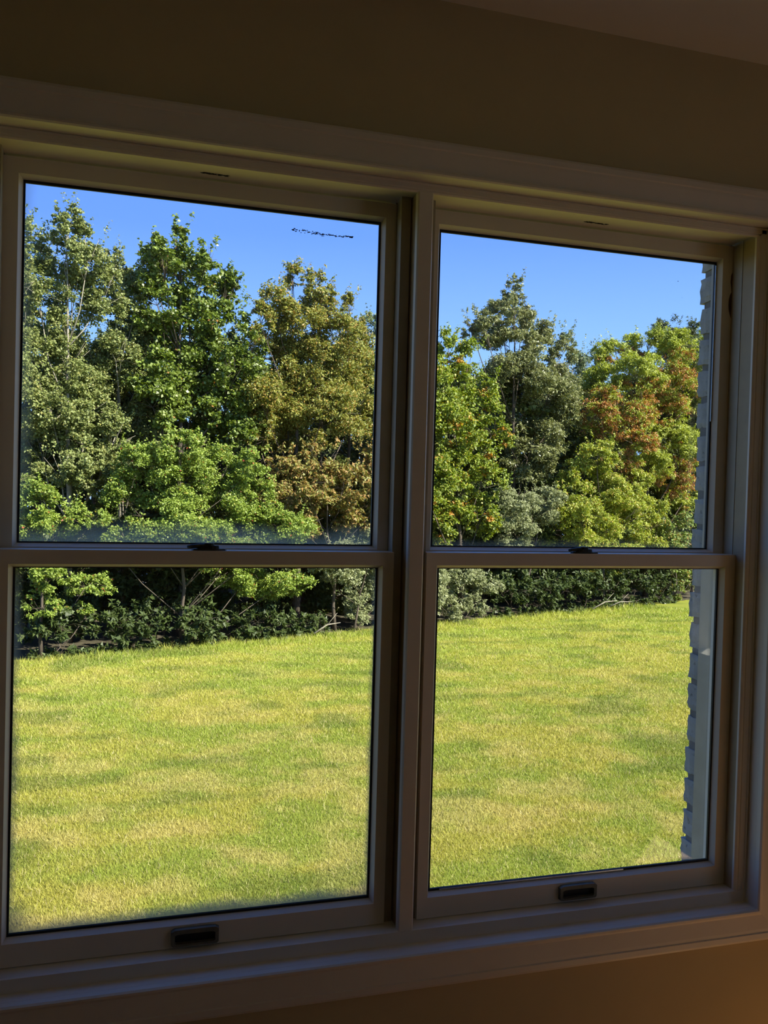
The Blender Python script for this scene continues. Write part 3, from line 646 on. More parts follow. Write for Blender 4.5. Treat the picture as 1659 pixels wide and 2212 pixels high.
TREES = [
  ('aspen_edge', 'aspen', -2.87, 21.78, [(-2.68,21.42,10.13,0.41,0.68,0), (-2.75,21.55,9.03,0.51,0.75,0), (-2.72,22.16,8,0.53,0.9,0), (-3.48,21.64,9.66,0.76,1,0), (-3.48,21.12,7.76,0.99,1.1,0), (-3.31,21.55,6.27,1.02,1,0), (-2.82,21.78,6.78,0.65,0.76,0)]),
  ('aspen_tall', 'aspen', -1.53, 22.94, [(-1.65,22.31,10.66,0.48,0.81,0), (-2.18,23.09,10.15,0.66,0.74,0), (-1.17,22.42,10.03,0.62,0.8,0), (-2.33,22.45,8.91,0.73,0.79,0), (-1.58,22.95,9.08,0.85,0.95,0), (-0.8,23.1,9.24,0.63,0.82,0), (-2.39,22.76,7.65,0.81,0.8,0), (-1.63,23.31,7.41,1.05,0.96,0), (-0.76,24.02,7.56,0.8,0.86,0), (-2.05,22.37,6.18,1.07,0.85,0), (-1.13,23.35,6.19,0.85,0.69,0), (-2.31,22.98,5.25,0.75,0.61,0), (-1.2,22.71,5.28,0.62,0.54,0), (-1.72,22.01,4.63,0.8,0.52,0), (-2.62,23.33,4.45,0.69,0.63,0), (-0.96,22.81,4.49,0.66,0.52,0), (-0.39,23.05,5.58,0.65,0.62,0), (-0.64,23.95,4.84,0.58,0.57,0)]),
  ('aspen_mid', 'aspen', -0.12, 24.33, [(-0.57,24.31,10.36,0.47,0.58,0), (-0.26,24.23,9.46,0.59,0.87,0), (-0.07,24.82,8.52,0.68,0.89,0), (-0.44,23.41,7.63,0.71,0.84,0), (0.2,24.81,7.06,0.76,0.89,0), (0.09,24.2,5.8,0.59,0.73,0), (0.16,23.74,9.52,0.58,0.85,0), (0.33,24.78,8.14,0.76,1.04,0), (-0.18,25.05,6.65,0.76,0.9,0), (0.35,24.01,5.28,0.88,0.72,0)]),
  ('maple', 'maple', 1.47, 23.76, [(1.18,23.9,11.09,0.35,0.65,0), (0.72,23.09,10.45,0.51,0.63,0), (0.39,23.82,10.4,0.32,0.64,0), (1.28,24.12,10.23,0.83,0.88,0), (1.98,23.42,10.56,0.29,0.6,0), (2.28,24.71,9.92,0.62,0.73,0), (2.81,24.58,10.01,0.4,0.64,0), (0.64,23.8,9.32,0.8,0.86,0), (1.58,24.42,8.99,1.09,1.04,0), (2.62,24.07,8.74,0.76,0.89,0), (0.81,24.01,7.8,1.03,1.02,0), (1.9,24.66,7.56,1.2,1.05,0), (2.86,23.53,7.48,0.74,0.88,0), (1.51,24.45,6.42,1.18,0.89,0), (2.53,23.96,6.44,0.9,0.74,0), (0.57,23.38,6.41,0.86,0.85,0), (3.34,23.79,8.21,0.54,0.81,0), (3.45,24.9,6.84,0.71,0.93,0), (3.09,23.98,5.66,0.91,0.67,0)]),
  ('cherry', 'cherry', 5.01, 24.79, [(4.74,25.32,10.81,0.39,0.57,0), (3.94,24,9.72,0.61,0.6,0), (5.31,25.01,10.47,0.48,0.57,0), (5.66,24.87,9.9,0.61,0.71,0), (4.81,24.91,9.34,1.05,0.94,0), (3.55,23.72,9.02,0.42,0.71,0), (5.92,24.59,8.87,0.89,0.86,0), (4.12,24.88,8.15,0.95,0.93,0), (5.22,25.3,7.99,1.3,1.12,0), (6.48,25.47,8.1,0.91,0.98,0), (4.67,25.39,6.81,1.3,0.96,0), (5.68,24.54,6.65,1.27,0.94,0), (7.13,26.2,6.87,0.77,1.01,0), (3.56,23.67,6.87,0.75,0.74,0), (5.03,25.6,5.83,0.99,0.65,0), (3.52,24.44,5.98,0.78,0.76,0)]),
  ('cherry_slim', 'cherry', 7.23, 27.14, [(7.06,27.19,10.37,0.32,0.69,0), (7.42,27.71,9.49,0.61,0.88,0), (7.57,27.58,8.44,0.72,1.06,0)]),
  ('poplar_a', 'pale', 8.67, 29.4, [(8.52,29.66,10.06,0.62,0.85,0), (8.37,28.81,8.49,0.85,1.11,0), (8.32,29.13,7,0.95,1.31,0), (9.04,29.1,9.41,0.76,1.12,0), (9.53,29.4,8.12,0.97,1.52,0), (8.99,29.22,6.19,1.15,1.32,0)]),
  ('rust', 'rust', 6.07, 24.02, [(4.15,23.67,4.94,0.61,0.54,0), (4.89,23.17,4.29,0.84,0.68,0), (6.15,23.84,4.32,0.88,0.71,0), (3.96,23.21,3.86,0.67,0.66,0), (6.02,24.37,3.46,0.89,0.59,0), (7.07,24.9,5,0.59,0.89,0), (7.11,24.64,3.69,0.65,0.8,0), (7.93,24.42,4.59,0.98,1.12,0), (5.42,23.82,5.06,0.77,0.61,0), (4.9,23.79,3.39,0.77,0.54,0)]),
  ('apple', 'apple', 1.43, 22.03, [(1.24,21.39,5.26,0.62,0.47,0), (0.33,21.85,4.7,0.81,0.64,0), (1.28,21.81,4.49,0.98,0.78,0), (2.3,22.48,4.78,0.8,0.64,0), (0.01,21.71,3.73,0.75,0.63,0), (1.07,22.12,3.5,1.19,0.79,0), (2.31,22.4,3.65,0.94,0.81,0), (0.61,21.79,2.78,1.08,0.61,0), (2.04,21.88,2.66,1.19,0.63,0), (3.12,22.67,3.01,0.67,0.65,0), (4.15,22.59,3.03,0.88,0.72,0), (3.28,22.72,1.84,0.81,0.63,0), (4.28,23.17,1.5,0.96,0.56,0), (2.52,22.8,1.9,0.72,0.48,0), (3.49,22.68,3.86,0.67,0.66,0), (3.19,22.09,4.75,0.56,0.55,0), (-0.42,21.36,2.68,0.52,0.46,0)]),
  ('bush_l', 'apple', -1.96, 20.63, [(-1.99,20.37,3.77,0.56,0.51,0), (-1.51,21.01,3.37,0.51,0.45,0), (-2.19,20.45,3.05,0.57,0.43,0), (-0.81,20.97,3.33,0.44,0.33,0), (-2.93,20.62,3.36,0.74,0.72,0), (-1.88,20.57,1.94,0.57,0.42,0), (-0.99,20.87,1.7,0.69,0.3,0), (-1.91,20.52,1.25,0.55,0.24,0), (-0.93,21.01,1.03,0.26,0.2,0)]),
  ('olive_l', 'sage', 6.59, 23.79, [(6.1,23.34,2.06,0.71,0.69,0), (7.02,23.99,1.72,0.73,0.87,0), (6.93,24.19,0.7,0.61,0.53,0), (5.6,23.45,1.77,0.52,0.54,0), (7.37,24.24,2.49,0.58,0.57,0), (8.1,24.65,1.36,0.82,0.97,0)]),
  ('yellowing', 'turning', 11.05, 26.35, [(10.44,26.63,9.23,0.5,0.7,0), (11.24,26.79,8.75,0.76,0.82,0), (10.28,26.52,7.69,0.75,0.98,0), (11.96,27.18,7.7,0.85,1.02,0), (10.49,25.77,6.23,1.01,0.99,0), (12.22,26.77,6.37,0.73,0.97,0), (10.08,25.74,4.82,0.83,0.99,0), (11.66,26.22,4.71,0.82,0.99,0), (10.52,26.25,3.41,0.92,0.84,0), (11.75,26.34,3.51,0.76,0.81,0), (10.39,26.27,2.37,0.71,0.63,0), (9.43,25.85,7.11,1.04,1.53,0), (9.04,24.99,4.62,1.01,1.32,0)]),
  ('silver_tall', 'silver', 14.53, 29.71, [(14.13,29.45,12.03,0.44,0.71,0), (13.45,29.09,11.18,0.71,0.62,0), (14.89,30.24,11.3,0.79,0.73,0), (12.41,28.11,10.44,0.61,0.6,0), (11.84,28.05,10.27,0.38,0.52,0), (14.05,29.55,10.02,1.29,0.91,0), (15.57,29.92,10.34,0.74,0.85,0), (17,30.97,9.98,0.73,0.84,0), (14.38,29.33,8.76,1.53,1.11,0), (15.95,29.67,8.53,1.15,1.13,0), (14.85,30.66,7.45,1.38,1.15,0), (16.08,29.81,6.9,1.16,1.14,0), (14.78,29.13,5.72,1.13,0.91,0), (16.66,30.1,7.69,0.84,1.15,0)]),
  ('poplar_b', 'pale', 19.26, 33.87, [(18.64,33.46,11.17,0.42,0.73,0), (18.9,33.44,9.95,0.65,1.14,0), (19.38,33.95,8.36,0.94,1.39,0)]),
  ('poplar_c', 'pale', 21.35, 35.52, [(21.51,36.05,11.01,0.4,0.84,0), (20.47,34.79,9.58,0.82,1.19,0), (20.51,35.11,8.09,1.08,1.44,0), (21.04,35.59,6.38,0.99,1.22,0)]),
  ('ash', 'ash', 21.85, 31.65, [(20.02,31.69,10.49,0.94,0.7,0), (22.31,32.79,11.24,1.17,0.74,0), (22.74,31.3,10.93,0.95,0.71,0), (24.5,32.73,10.33,0.67,1.31,0), (19.21,31.37,9.11,1.02,0.87,0), (20.22,30.17,9.42,1.21,0.89,0), (23.3,32.37,9.48,1.31,1.06,1), (19.06,29.95,8,1.19,0.96,1), (22.72,32.5,8.21,1.31,1.05,1), (25,33.69,8.86,0.93,1.34,1), (23.02,32.17,6.96,1.3,0.82,0), (20.01,30,6.52,0.99,0.76,1), (23.49,31.43,6.33,0.87,1.03,0), (23.56,32.14,5.11,1.07,1.05,1), (23.39,32.91,4.26,1.09,0.89,0), (18.07,29.7,7.45,0.96,0.86,1), (20.99,31.65,8.15,1.04,1.02,1), (21.6,31.37,5.65,1.17,0.93,0), (19.6,30.34,5.46,0.99,0.89,1), (24.82,33.18,4.07,0.92,1.09,0), (25.78,32.78,10.32,0.96,1.89,0), (26.27,33.09,7.15,1.21,2.15,0)]),
  ('cedar', 'cedar', 25.89, 35.97, [(25.64,36.16,12.63,0.88,0.61,0), (27.43,36.56,12.7,0.63,0.73,0), (26.68,36.58,11.33,1.58,1.55,0), (24.03,35.28,9.18,1.51,1.73,0), (26.54,35.86,8.92,1.55,2.04,0)]),
  ('sumac', 'sumac', 17.87, 28.42, [(17.19,28.07,5.87,0.84,0.63,0), (16.41,28.42,5.22,0.72,0.71,0), (17.64,28.43,4.72,1.13,0.91,0), (20.33,30.05,4.71,0.91,0.76,0), (15.82,26.89,3.65,1.07,0.86,0), (18.5,28.42,3.48,1.34,0.92,0), (21.02,30.02,3.47,0.82,0.98,0), (16.09,28.02,2.48,1.1,0.7,0), (18.01,28.56,2.28,1.34,0.72,0), (20.36,29.61,2.23,0.98,0.76,0), (18.14,29.09,1.51,1.04,0.45,0)]),
  ('sage_mid', 'sage', 13.81, 26.97, [(13.2,26.86,3.93,0.78,0.69,0), (14.06,27.1,3.44,0.98,0.85,0), (13.2,26.78,2.94,0.85,0.69,0), (14.77,27.45,4.13,0.69,0.53,0)]),
  ('sage_low', 'sage', 10.56, 25.09, [(9.94,24.76,1.34,0.54,0.63,0), (10.72,25.24,1.41,0.79,0.54,0), (11.72,25.59,1.09,0.56,0.42,0), (10.36,25.17,0.53,0.55,0.57,0), (11.1,25.29,0.54,0.42,0.44,0), (9.05,24.26,1.25,0.66,0.97,0)]),
  ('corner_bush', 'corner', 22.09, 29.81, [(22.08,29.83,2.91,0.78,0.81,0), (21.65,29.88,1.93,0.91,0.81,0), (22.86,30.2,1.12,0.62,0.61,0), (21.97,29.86,0.41,0.61,0.34,0), (24.21,30.55,1.89,0.9,1.33,0)]),
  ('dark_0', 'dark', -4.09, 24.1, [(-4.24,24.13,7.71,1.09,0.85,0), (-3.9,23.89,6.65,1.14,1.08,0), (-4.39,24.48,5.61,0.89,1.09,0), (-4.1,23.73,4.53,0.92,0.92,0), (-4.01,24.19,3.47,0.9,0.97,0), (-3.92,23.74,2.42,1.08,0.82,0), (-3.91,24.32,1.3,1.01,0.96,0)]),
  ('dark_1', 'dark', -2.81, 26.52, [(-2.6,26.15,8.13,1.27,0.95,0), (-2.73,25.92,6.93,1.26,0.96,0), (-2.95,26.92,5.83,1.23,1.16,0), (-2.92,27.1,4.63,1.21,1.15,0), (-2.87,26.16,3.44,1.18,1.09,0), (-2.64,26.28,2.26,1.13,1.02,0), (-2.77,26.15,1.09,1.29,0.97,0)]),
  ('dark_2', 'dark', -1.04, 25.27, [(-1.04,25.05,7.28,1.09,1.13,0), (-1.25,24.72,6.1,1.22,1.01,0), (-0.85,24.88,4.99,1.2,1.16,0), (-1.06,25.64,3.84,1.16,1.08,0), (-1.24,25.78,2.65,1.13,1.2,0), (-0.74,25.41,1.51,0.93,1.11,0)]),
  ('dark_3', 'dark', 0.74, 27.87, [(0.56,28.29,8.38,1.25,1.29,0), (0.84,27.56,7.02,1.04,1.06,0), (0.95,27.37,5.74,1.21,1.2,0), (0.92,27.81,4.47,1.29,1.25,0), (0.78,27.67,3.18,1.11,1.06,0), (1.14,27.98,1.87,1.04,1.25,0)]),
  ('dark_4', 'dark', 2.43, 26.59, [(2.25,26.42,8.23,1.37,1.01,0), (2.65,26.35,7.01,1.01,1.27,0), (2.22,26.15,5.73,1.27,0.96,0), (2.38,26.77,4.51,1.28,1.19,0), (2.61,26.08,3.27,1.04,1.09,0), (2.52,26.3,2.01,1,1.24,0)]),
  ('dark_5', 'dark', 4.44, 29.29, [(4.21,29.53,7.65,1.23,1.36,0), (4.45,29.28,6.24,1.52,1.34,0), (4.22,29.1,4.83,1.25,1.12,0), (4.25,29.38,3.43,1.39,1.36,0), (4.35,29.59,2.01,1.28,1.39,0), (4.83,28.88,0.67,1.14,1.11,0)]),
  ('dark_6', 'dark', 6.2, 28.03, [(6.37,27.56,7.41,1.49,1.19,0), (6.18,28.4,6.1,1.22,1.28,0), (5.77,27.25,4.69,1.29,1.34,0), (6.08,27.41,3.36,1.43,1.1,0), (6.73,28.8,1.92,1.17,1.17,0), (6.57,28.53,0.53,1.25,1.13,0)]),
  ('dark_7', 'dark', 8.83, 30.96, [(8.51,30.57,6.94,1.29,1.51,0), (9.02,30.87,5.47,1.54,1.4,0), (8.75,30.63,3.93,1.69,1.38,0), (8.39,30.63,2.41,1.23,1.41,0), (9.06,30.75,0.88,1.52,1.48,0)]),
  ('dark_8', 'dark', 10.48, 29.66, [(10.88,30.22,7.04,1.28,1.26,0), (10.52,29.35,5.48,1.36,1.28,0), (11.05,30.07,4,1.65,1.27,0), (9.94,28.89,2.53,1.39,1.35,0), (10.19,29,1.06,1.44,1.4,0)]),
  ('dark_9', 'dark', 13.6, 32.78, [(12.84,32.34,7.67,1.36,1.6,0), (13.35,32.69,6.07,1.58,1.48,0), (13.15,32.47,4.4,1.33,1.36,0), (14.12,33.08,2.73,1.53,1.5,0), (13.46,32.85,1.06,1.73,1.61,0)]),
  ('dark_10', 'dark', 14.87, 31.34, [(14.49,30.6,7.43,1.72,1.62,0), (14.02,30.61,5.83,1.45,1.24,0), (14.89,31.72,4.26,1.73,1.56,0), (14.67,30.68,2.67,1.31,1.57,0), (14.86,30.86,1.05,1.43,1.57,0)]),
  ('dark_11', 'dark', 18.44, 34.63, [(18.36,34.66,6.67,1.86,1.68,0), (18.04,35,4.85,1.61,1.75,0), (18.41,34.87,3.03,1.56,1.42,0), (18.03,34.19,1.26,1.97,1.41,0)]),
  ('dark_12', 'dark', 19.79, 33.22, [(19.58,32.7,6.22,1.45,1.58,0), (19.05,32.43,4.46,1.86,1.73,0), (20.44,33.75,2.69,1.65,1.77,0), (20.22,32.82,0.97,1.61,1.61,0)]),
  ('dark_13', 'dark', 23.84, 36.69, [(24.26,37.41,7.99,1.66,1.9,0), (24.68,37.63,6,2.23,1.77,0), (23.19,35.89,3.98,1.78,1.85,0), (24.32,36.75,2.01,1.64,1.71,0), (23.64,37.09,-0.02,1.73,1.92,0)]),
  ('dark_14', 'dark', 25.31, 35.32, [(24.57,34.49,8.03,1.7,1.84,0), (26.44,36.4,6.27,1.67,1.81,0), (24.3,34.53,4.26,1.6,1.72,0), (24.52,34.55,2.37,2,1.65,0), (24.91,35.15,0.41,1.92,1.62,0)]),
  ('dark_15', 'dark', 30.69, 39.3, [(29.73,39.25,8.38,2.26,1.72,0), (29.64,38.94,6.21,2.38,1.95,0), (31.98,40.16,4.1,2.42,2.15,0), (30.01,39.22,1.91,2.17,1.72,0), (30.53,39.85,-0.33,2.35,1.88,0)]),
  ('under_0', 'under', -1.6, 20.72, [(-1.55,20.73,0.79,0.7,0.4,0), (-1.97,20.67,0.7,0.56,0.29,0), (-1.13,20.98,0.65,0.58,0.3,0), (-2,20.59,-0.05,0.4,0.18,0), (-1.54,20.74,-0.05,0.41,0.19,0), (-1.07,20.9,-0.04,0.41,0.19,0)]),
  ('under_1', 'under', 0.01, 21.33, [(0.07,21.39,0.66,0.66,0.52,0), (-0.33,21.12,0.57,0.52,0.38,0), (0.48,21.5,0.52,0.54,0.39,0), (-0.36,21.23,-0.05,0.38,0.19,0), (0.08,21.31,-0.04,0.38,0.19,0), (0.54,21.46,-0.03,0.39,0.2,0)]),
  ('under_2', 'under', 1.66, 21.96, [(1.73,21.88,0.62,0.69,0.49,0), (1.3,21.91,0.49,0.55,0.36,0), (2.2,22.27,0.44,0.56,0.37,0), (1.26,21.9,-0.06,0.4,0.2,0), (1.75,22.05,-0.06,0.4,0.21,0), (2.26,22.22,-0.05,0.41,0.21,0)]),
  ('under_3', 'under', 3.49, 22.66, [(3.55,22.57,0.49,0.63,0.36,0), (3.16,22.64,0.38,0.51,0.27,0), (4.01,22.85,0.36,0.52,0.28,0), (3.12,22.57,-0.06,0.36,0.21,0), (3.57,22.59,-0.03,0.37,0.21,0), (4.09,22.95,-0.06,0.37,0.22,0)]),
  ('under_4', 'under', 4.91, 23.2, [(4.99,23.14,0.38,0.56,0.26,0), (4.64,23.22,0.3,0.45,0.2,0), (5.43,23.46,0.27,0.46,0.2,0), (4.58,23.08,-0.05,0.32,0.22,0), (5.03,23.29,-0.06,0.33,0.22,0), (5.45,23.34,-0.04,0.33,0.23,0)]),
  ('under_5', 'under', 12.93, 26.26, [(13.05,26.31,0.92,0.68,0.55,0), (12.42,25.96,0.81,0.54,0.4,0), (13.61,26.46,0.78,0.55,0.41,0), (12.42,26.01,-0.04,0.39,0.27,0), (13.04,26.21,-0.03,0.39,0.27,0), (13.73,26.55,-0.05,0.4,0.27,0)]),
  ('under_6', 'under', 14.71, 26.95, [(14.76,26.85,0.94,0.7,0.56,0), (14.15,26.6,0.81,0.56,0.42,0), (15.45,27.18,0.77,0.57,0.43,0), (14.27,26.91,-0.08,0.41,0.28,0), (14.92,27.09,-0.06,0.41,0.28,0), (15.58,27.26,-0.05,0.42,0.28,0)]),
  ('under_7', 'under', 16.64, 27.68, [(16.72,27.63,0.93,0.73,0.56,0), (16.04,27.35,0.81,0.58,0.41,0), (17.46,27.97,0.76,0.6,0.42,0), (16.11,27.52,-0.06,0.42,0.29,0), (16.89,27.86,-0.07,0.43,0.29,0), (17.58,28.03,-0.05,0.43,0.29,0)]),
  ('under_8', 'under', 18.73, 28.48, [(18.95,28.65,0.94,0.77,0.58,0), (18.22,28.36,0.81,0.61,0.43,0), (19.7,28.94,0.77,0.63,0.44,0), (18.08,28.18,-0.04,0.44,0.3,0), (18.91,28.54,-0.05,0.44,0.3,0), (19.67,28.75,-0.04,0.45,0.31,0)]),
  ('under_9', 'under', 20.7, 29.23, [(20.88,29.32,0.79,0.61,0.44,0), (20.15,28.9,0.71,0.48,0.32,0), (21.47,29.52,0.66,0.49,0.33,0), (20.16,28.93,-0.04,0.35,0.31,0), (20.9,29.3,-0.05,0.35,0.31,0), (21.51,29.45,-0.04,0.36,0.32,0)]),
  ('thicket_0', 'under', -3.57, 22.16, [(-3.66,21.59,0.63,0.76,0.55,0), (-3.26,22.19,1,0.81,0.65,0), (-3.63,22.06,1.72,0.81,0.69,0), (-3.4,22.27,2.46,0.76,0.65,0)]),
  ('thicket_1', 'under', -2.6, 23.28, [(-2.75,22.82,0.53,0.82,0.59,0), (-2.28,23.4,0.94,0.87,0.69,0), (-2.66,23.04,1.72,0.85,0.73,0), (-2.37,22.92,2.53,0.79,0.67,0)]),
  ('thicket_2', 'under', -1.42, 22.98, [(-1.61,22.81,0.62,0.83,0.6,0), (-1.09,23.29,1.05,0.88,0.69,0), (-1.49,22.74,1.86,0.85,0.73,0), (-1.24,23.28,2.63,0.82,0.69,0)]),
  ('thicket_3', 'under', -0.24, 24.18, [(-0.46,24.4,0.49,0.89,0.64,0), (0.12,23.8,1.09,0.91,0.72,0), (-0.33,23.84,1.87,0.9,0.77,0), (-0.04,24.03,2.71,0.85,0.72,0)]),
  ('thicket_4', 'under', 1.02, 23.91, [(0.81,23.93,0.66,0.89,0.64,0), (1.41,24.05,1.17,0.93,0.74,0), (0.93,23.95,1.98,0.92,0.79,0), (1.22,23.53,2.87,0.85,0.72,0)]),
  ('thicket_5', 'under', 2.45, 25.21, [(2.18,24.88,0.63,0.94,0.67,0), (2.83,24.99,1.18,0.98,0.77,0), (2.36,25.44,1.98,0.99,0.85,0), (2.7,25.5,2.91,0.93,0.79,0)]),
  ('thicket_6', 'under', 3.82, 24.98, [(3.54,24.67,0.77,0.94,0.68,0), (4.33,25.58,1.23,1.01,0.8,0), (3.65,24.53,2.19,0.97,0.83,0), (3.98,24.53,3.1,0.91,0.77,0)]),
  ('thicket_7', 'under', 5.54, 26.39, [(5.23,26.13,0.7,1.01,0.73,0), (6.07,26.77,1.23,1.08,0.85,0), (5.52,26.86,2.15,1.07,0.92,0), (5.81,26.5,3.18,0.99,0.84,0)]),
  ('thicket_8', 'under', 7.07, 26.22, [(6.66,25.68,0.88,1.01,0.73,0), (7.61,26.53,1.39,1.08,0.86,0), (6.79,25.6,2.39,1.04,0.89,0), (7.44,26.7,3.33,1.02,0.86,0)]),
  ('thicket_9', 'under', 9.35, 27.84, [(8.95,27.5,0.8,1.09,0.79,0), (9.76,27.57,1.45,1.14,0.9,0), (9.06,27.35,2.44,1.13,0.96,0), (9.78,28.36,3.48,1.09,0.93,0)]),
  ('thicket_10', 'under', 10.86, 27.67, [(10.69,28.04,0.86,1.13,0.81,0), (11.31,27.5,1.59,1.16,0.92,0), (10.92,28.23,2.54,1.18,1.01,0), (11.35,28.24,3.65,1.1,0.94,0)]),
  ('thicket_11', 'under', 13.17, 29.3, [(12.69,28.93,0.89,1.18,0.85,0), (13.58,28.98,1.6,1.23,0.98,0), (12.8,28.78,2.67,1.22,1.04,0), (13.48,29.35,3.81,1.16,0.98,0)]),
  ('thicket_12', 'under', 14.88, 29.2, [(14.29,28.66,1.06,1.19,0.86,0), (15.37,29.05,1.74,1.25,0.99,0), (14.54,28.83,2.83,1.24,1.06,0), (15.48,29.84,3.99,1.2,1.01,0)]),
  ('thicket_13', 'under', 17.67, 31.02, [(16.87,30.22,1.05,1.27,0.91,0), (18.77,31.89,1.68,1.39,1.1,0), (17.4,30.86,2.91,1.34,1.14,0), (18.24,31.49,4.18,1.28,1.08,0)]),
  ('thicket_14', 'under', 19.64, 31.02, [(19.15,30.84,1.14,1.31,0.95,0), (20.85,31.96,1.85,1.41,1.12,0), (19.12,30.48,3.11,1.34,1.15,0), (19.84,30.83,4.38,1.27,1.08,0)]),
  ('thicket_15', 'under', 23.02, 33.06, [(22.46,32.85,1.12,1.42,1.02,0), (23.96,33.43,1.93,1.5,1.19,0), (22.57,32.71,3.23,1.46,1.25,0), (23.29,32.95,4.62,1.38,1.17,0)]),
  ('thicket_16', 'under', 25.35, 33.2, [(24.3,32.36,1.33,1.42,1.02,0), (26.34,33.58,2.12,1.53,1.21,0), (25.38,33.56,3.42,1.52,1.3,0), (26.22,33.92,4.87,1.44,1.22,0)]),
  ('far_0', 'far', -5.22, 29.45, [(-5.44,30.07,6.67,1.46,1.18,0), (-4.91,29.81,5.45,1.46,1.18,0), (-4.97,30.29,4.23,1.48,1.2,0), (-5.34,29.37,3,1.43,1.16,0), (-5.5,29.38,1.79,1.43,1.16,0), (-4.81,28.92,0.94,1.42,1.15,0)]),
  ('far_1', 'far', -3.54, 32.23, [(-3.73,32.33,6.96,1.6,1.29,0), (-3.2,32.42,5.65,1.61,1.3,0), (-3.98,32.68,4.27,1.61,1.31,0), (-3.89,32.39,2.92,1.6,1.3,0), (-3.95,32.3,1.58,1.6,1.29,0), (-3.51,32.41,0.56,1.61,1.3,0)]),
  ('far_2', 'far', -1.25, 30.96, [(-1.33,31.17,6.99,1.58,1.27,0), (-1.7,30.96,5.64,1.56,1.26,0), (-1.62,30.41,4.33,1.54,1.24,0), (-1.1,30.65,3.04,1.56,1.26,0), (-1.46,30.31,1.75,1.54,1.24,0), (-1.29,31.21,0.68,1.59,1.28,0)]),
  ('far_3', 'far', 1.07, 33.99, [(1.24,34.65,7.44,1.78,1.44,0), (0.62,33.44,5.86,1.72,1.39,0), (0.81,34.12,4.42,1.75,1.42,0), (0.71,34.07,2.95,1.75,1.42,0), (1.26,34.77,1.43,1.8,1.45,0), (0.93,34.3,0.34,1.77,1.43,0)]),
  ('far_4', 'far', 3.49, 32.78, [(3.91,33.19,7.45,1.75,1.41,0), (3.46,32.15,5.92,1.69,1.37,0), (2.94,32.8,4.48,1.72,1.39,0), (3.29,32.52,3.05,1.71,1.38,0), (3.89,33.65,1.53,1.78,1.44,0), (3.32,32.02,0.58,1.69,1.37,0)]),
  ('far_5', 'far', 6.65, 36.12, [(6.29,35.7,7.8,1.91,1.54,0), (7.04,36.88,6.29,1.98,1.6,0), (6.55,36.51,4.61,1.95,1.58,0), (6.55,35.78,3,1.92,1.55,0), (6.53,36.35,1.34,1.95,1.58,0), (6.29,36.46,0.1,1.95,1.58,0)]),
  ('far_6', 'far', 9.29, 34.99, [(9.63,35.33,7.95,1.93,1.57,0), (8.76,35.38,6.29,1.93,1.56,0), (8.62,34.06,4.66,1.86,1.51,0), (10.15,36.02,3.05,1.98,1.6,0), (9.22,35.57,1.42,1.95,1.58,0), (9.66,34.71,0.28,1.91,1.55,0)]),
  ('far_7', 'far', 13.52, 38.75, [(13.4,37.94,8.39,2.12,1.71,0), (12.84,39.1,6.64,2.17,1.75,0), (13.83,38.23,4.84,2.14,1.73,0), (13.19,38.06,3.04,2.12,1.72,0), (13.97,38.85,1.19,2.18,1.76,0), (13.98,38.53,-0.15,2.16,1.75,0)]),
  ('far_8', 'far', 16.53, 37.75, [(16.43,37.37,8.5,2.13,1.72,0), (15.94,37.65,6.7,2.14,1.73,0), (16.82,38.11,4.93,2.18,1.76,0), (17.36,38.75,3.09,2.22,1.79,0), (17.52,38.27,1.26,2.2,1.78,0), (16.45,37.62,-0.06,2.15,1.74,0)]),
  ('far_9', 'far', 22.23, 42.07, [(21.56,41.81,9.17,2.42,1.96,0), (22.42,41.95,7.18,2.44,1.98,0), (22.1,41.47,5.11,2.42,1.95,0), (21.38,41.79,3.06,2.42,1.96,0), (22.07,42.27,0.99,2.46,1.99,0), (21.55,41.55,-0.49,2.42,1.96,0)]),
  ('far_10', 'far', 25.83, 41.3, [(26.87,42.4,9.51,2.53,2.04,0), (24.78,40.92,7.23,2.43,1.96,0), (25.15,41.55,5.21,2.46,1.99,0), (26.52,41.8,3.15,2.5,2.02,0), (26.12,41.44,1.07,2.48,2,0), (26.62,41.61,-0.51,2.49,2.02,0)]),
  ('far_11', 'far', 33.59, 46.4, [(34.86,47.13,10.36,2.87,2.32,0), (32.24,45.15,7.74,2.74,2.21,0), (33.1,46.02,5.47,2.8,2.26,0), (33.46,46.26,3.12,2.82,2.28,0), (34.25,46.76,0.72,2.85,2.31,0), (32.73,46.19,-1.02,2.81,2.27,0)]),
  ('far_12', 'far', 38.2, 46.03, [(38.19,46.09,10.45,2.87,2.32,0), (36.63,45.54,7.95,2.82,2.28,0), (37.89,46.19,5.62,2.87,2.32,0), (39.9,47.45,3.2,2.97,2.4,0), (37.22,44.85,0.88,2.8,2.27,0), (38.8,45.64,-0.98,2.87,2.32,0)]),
]

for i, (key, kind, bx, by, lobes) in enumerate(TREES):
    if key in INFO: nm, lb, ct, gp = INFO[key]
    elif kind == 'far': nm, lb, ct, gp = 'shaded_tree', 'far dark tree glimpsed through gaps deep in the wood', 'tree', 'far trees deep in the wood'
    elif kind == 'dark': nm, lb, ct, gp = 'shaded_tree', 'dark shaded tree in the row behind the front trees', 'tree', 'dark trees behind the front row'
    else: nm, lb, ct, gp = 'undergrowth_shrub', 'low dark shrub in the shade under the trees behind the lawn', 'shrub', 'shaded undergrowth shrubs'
    plant(nm, kind, bx, by, lobes, 100 + i, lb, ct, gp)

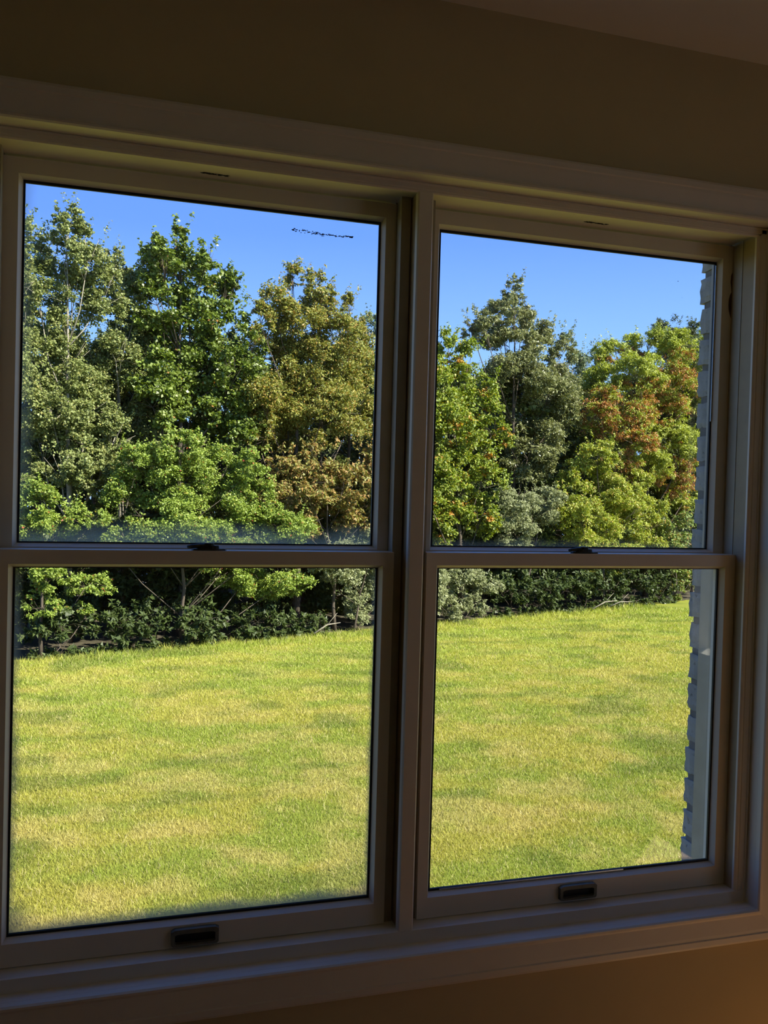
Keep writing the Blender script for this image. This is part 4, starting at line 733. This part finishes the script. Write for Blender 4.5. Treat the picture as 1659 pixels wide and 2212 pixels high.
# pale dead branches lying at the foot of the wood
for j, (x, y, a, ln) in enumerate(((16.7, 27.2, .5, 1.3), (17.6, 27.6, -.3, 1.0), (5.2, 22.9, .8, 1.2))):
    p = np.array([x, y, .10]); d_ = np.array([math.cos(a), math.sin(a) * .3, .22]); s_ = MB()
    s_.tube([p, p + d_ * ln * .5 + np.array([0, 0, .10]), p + d_ * ln], [.028, .022, .008], 6); s_.tube([p + d_ * ln * .5 + np.array([0, 0, .1]), p + d_ * ln * .8 + np.array([.05, 0, .35])], [.014, .005], 5)
    tag(s_.build('fallen_branch', M_BARKP, smooth=True), ['pale dead branch lying below the sumac at the lawn edge', 'second pale dead branch, nearer the brick wall, under the trees', 'pale dead branch under the large yellow-green bush'][j], 'branch', 'dead branches')
